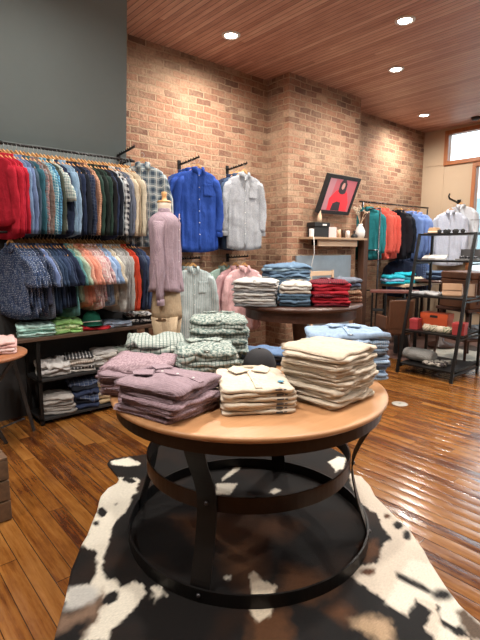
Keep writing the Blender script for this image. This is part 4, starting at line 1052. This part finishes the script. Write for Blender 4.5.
# top: three black glasses cases, basket hat, wire stand
def glasses(label, loc, rz, grp):
    t = thing('sunglasses', label, 'sunglasses', loc, rz, grp)
    for s in (-1, 1):
        MB().lathe([(.0001, -.003), (.024, -.003), (.026, 0), (.024, .003), (.0001, .003)], 14, Matrix.Translation((s*.033, 0, .022)) @ Matrix.Rotation(PI/2, 4, 'X')).build('lens', M['black_paint'], t)
        MB().tube([(s*.058, .0, .028), (s*.062, .06, .026), (s*.058, .12, .014)], .0025, 6).build('temple', M['black_paint'], t)
    MB().tube([(-.058, 0, .034), (0, -.003, .036), (.058, 0, .034)], .003, 6).build('bridge', M['black_paint'], t)
for i, px in enumerate((438, 447, 455)):
    x, y, z_ = es(px, 4, .08)
    glasses('black sunglasses, %s from the left on the top display shelf' % ORD[i], (x, y, z_), R(-75), 'sunglasses on the top display shelf')
x, y, z_ = es(430, 4, .16)
t = thing('straw_hat', 'brown straw hat at the left end of the top display shelf', 'hat', (x, y, z_), 0)
MB().lathe([(.0001, 0), (.10, 0), (.12, .006), (.12, .010), (.075, .012), (.070, .06), (.055, .075), (.0001, .078)], 28).build('crown', plain('straw', (.30, .19, .10), .8, scale=80, vary=.3), t)
MB().lathe([(.0745, .013), (.0765, .013), (.0735, .03), (.0715, .03)], 28).build('band', M['cream'], t)
x, y, z_ = es(473, 4, .22)
t = thing('jewellery_stand', 'thin wire jewellery stand at the right end of the top display shelf', 'stand', (x, y, z_), R(20))
MB().lathe([(.0001, 0), (.05, 0), (.05, .006), (.0001, .006)], 20).build('base', M['dark_steel'], t)
MB().tube([(0, 0, 0), (0, 0, .16)], .003, 6).build('stem', M['dark_steel'], t)
MB().tube([(0, -.09, .15), (0, .09, .15)], .003, 6).build('crossbar', M['dark_steel'], t)
for q in (-.08, -.04, .04, .08): MB().tube([(0, q, .15), (.0, q+.01, .10), (0, q, .05)], .0015, 5).build('necklace', M['steel'], t)
# second shelf: booklets and a dark tray
for i, (px, c, w_, d_, h_, lb) in enumerate([(425, (.30, .27, .25), .10, .15, .02, 'dark framed booklet leaning at the left of the second display shelf'), (431, (.60, .58, .55), .09, .14, .025, 'white card box on the second display shelf'), (439, (.66, .66, .66), .12, .16, .022, 'larger white card box on the second display shelf')]):
    x, y, z_ = es(px, 3, .10)
    o = tag(place(MB().box((-d_/2, -w_/2, 0), (d_/2, w_/2, h_)).build('card_box', plain('card', c, .6), bevel=.002), (x, y, z_), R(14)), lb, 'box', 'small boxes on the second display shelf')
    o.rotation_euler = (0, R(-14), R(14)); o.location.z += .022
x, y, z_ = es(466, 3, .16)
t = thing('display_tray', 'grey and black tray of accessories on the second display shelf', 'tray', (x, y, z_), R(10))
MB().box((-.13, -.12, 0), (.13, .12, .02)).build('base', plain('grey_card', (.14, .14, .14), .6), t, bevel=.002)
MB().box((.10, -.12, .021), (.13, .12, .13)).build('back_panel', plain('grey_card', (.10, .10, .105), .6), t, bevel=.002)
for q in (-.06, .02, .08): MB().lathe([(.0001, .021), (.026, .021), (.026, .05), (.0001, .05)], 14, c=(.0, q)).build('accessory', M['dark_steel'], t)
# third shelf
for i, (px, c) in enumerate([(420, (.30, .31, .32)), (433, (.40, .40, .40))]):
    x, y, z_ = es(px, 2, .12)
    folded('folded_cloth', ['grey folded cloth at the left of the third display shelf', 'pale grey folded cloth in the middle of the third display shelf'][i], F(c), (x, y, z_), R(-80), .17, .20, .035, 0, 900+i, 'folded cloths on the third display shelf')
x, y, z_ = es(452, 2, .18)
t = thing('leather_bag', 'tan leather pouch on the third display shelf', 'bag', (x, y, z_), R(-78))
MB().loft([[(a*sx, b*sy, zz) for a, b in ((-.11, -.04), (.11, -.04), (.11, .04), (-.11, .04))] for zz, sx, sy in ((0, .9, 1), (.02, 1, 1.1), (.10, 1.0, .7), (.15, .95, .4))], True, False).build('body', plain('tan_leather', (.46, .28, .17), .5), t, bevel=.008)
MB().box((-.108, -.044, .075), (.108, -.036, .155)).build('flap', plain('tan_leather', (.50, .31, .19), .5), t, bevel=.003)
x, y, z_ = es(470, 2, .20)
t = thing('picture_frame', 'small wooden framed card beside the tan leather pouch', 'frame', (x, y, z_), R(-78))
MB().box((-.06, -.008, 0), (.06, .008, .17)).build('frame', M['brown_wood'], t, bevel=.002)
MB().box((-.045, -.010, .015), (.045, -.0085, .155)).build('card', plain('card', (.35, .25, .18), .6), t)
# fourth shelf
bx = [(417, (.30, .03, .035), .10, .14, .13, 'dark red box at the left of the fourth display shelf', 'box'), (462, (.33, .035, .035), .13, .14, .14, 'red box at the right end of the fourth display shelf', 'box')]
for px, c, w_, d_, h_, lb, ct in bx:
    x, y, z_ = es(px, 1, .14)
    t = thing('gift_box', lb, ct, (x, y, z_), R(8), 'boxes on the fourth display shelf')
    MB().box((-d_/2, -w_/2, 0), (d_/2, w_/2, h_*.7)).build('body', plain('red_card', c, .5), t, bevel=.003)
    MB().box((-d_/2-.004, -w_/2-.004, h_*.7+.001), (d_/2+.004, w_/2+.004, h_)).build('lid', plain('red_card', tuple(v*1.1 for v in c), .5), t, bevel=.003)
rnd = random.Random(9)
for i, px in enumerate((429, 436, 443, 450)):
    x, y, z_ = es(px, 1, .12)
    c = [(.30, .24, .18), (.12, .11, .08), (.45, .40, .34), (.08, .12, .06)][i]
    tag(place(MB().lathe([(.0001, 0), (.045, .0), (.055, .02), (.058, .045), (.045, .07), (.0001, .078)], 18).build('rolled_sock', F(c, 'print', (.55, .48, .36), .02)), (x, y, z_)), 'patterned rolled socks, %s from the left under the orange box' % ORD[i], 'socks', 'rolled socks on the fourth display shelf')
x, y, z_ = es(438, 1, .34)
t = thing('shoe_box', 'bright orange shoe box raised at the back of the fourth display shelf', 'box', (x, y, z_), R(0))
MB().box((-.08, -.17, 0), (.08, .17, .13)).build('body', plain('orange_card', (.62, .10, .03), .5), t, bevel=.003)
MB().box((-.085, -.175, .131), (.085, .175, .20)).build('lid', plain('orange_card', (.66, .11, .035), .5), t, bevel=.003)
MB().box((-.0865, -.05, .145), (-.0855, .05, .175)).build('label', M['black_paint'], t)
MB().box((-.0815, .05, .03), (-.0805, .12, .06)).build('sticker', M['white'], t)
# bottom shelf
x, y, z_ = es(419, 0, .22)
t = thing('rolled_blanket', 'grey rolled blanket on the bottom display shelf', 'blanket', (x, y-.05, z_+.0), 0)
rg = []
for i in range(13):
    q = -.19+.38*i/12; r_ = .085*(1-.25*abs(i-6)**4/6**4)
    rg.append([(r_*1.25*math.cos(a)*(1+.04*math.sin(3*a+q*20)), q, .082+r_*math.sin(a)*.95) for a in [2*PI*j/24 for j in range(24)]])
MB().loft(rg).build('roll', F((.20, .20, .19), 'check', (.28, .28, .27), .01, .3), t)
x, y, z_ = es(441, 0, .22)
folded('folded_blanket', 'pale and black folded cowhide throw on the bottom display shelf', F((.48, .44, .38), 'print', (.05, .04, .04), .08), (x, y, z_), R(-85), .26, .26, .05, 0, 920, None)

# ------------------------------------------------------------------ white shirts on the window wall
t = thing('display_rack', 'black display rack holding white shirts on the tan window wall', 'display rack', (WALLX, 3.70, 2.30))
MB().box((-.012, -.03, -.06), (0, .03, .06)).build('wall_plate', M['black_metal'], t)
MB().bar((-.01, 0, 0), (-.36, 0, .05), .026, .02).build('bar', M['black_metal'], t)
MB().tube([(-.36, 0, .05), (-.40, 0, .09), (-.37, 0, .13)], .014, 8).build('end_hook', M['black_metal'], t)
for i, (x, m, y, d) in enumerate([(8.08, F((.66, .70, .76)), 3.60, 'white shirt nearest the window on the tan wall'), (7.94, F((.62, .66, .76), 'stripe', (.42, .5, .66), .02, .3), 3.70, 'pale blue striped white shirt in front on the tan wall')]):
    shirt('hanging_shirt', d, m, (x, y, 2.24+.10*(1-i)), R(-68), w=.50, L=.84, dep=.07, seed=350+i, detail=1, group='white shirts on the tan wall', slen=.62)
    hanger('wooden hanger on the tan wall, %s from the window' % ORD[i], (x, y, 2.24+.10*(1-i)), R(-68), 'hangers on the tan wall')
# dark tables behind the display shelf
t = thing('pedestal_table', 'dark brown round table with folded jeans behind the display shelf', 'table', (7.02, 3.30, 0))
MB().lathe([(.0001, 1.02), (.42, 1.02), (.43, 1.035), (.43, 1.05), (.0001, 1.06)], 48).build('tabletop', M['dark_wood'], t)
MB().lathe([(.0001, .02), (.22, .02), (.22, .05), (.05, .10), (.045, 1.02), (.0001, 1.02)], 24).build('pedestal', M['dark_wood'], t)
pile(['dark denim folded jeans', 'blue folded jeans'], 'jeans pile behind the display shelf', [F(NAVY), F((.10, .16, .26))], 6.92, 3.32, 1.06, 4, .40, .32, .13, R(-60), 61, top=False)
t = thing('trunk', 'dark brown leather trunk behind the upper part of the display shelf', 'trunk', (6.45, 2.66, 0), R(-20))
MB().box((-.28, -.26, .74), (.28, .26, 1.12)).build('body', M['leather'], t, bevel=.015)
MB().box((-.285, -.265, 1.121), (.285, .265, 1.22)).build('lid', M['leather'], t, bevel=.02)
for q in (-.15, .15): MB().box((q-.02, -.275, .80), (q+.02, -.266, 1.18)).build('strap', M['dark_wood'], t, bevel=.002)
t2 = thing('bench', 'dark wooden stand with splayed legs under the leather trunk', 'stand', (6.45, 2.66, 0), R(-20))
MB().box((-.32, -.28, .70), (.32, .28, .74)).build('top', M['dark_wood'], t2, bevel=.005)
for sx in (-1, 1):
    for sy in (-1, 1): MB().tube([(sx*.24, sy*.20, .70), (sx*.32, sy*.27, 0)], [.028, .016], 10).build('leg', M['dark_wood'], t2)
hp = pf([(424,360),(430,348),(442,343),(455,347),(470,345),(486,350),(492,360),(480,366),(466,372),(452,374),(440,372),(430,370)])
hide('cowhide_rug', 'white and dark cowhide rug on the floor behind the display shelf', hp, [(pf([(428,352),(445,345),(462,350),(480,352),(488,360),(462,362),(450,368),(434,366)]), WH, .02, .05)], (.07, .05, .04), .04)
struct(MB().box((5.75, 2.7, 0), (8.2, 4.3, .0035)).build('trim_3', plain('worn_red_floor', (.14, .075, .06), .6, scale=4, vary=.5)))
MB().box((-.27, -.22, .30), (.27, .22, .32)).build('lower_shelf', M['dark_wood'], t2, bevel=.003)
pile('pale blue folded shirt', 'left pile under the leather trunk', [F((.50, .62, .72)), F((.62, .66, .68))], 6.40, 2.78, .32, 4, .28, .24, .14, R(-70), 62, top=False)
pile('grey blue folded shirt', 'right pile under the leather trunk', [F((.40, .48, .56)), F((.60, .66, .70))], 6.50, 2.50, .32, 5, .26, .24, .17, R(-70), 63, top=False)
t = thing('floor_outlet', 'small round metal floor outlet cover beside the main table', 'floor outlet', (4.06, 2.27, 0))
MB().lathe([(.0001, .001), (.075, .001), (.078, .004), (.070, .006), (.0001, .006)], 32).build('cover', plain('brushed_cover', (.34, .32, .28), .5, .3), t)
MB().box((-.02, -.004, .0062), (.02, .004, .0072)).build('slot', M['dark_steel'], t)
t = thing('smoke_detector', 'small dark ceiling sensor near the transom window', 'detector', (7.9, 3.38, CEIL))
MB().lathe([(.0001, -.04), (.05, -.036), (.065, -.02), (.07, 0), (.0001, 0)], 24).build('housing', M['black_paint'], t)

# ------------------------------------------------------------------ world, camera
w = bpy.data.worlds.new('world'); S.world = w; w.use_nodes = True
nt = w.node_tree; bg = nt.nodes['Background']
bg.inputs[0].default_value = (.80, .90, 1.0, 1); bg.inputs[1].default_value = 5.0
sun = bpy.data.lights.new('sun', 'SUN'); sun.energy = 1.5; sun.angle = R(20); sun.color = (1, .97, .92)
so = bpy.data.objects.new('sun', sun); COL.objects.link(so); so.rotation_euler = (R(40), 0, R(-80))
cam = bpy.data.cameras.new('camera'); co = bpy.data.objects.new('camera', cam); COL.objects.link(co)
co.location = CAM; co.rotation_euler = (PI/2-PITCH, 0, YAW-PI/2)
cam.sensor_fit = 'VERTICAL'; cam.sensor_height = 36; cam.lens = FOC/640*36
cam.clip_start = .05
S.camera = co
S.view_settings.view_transform = 'Standard'; S.view_settings.look = 'None'
S.view_settings.exposure = 0.0; S.view_settings.gamma = 1.0; S.view_settings.use_curve_mapping = False
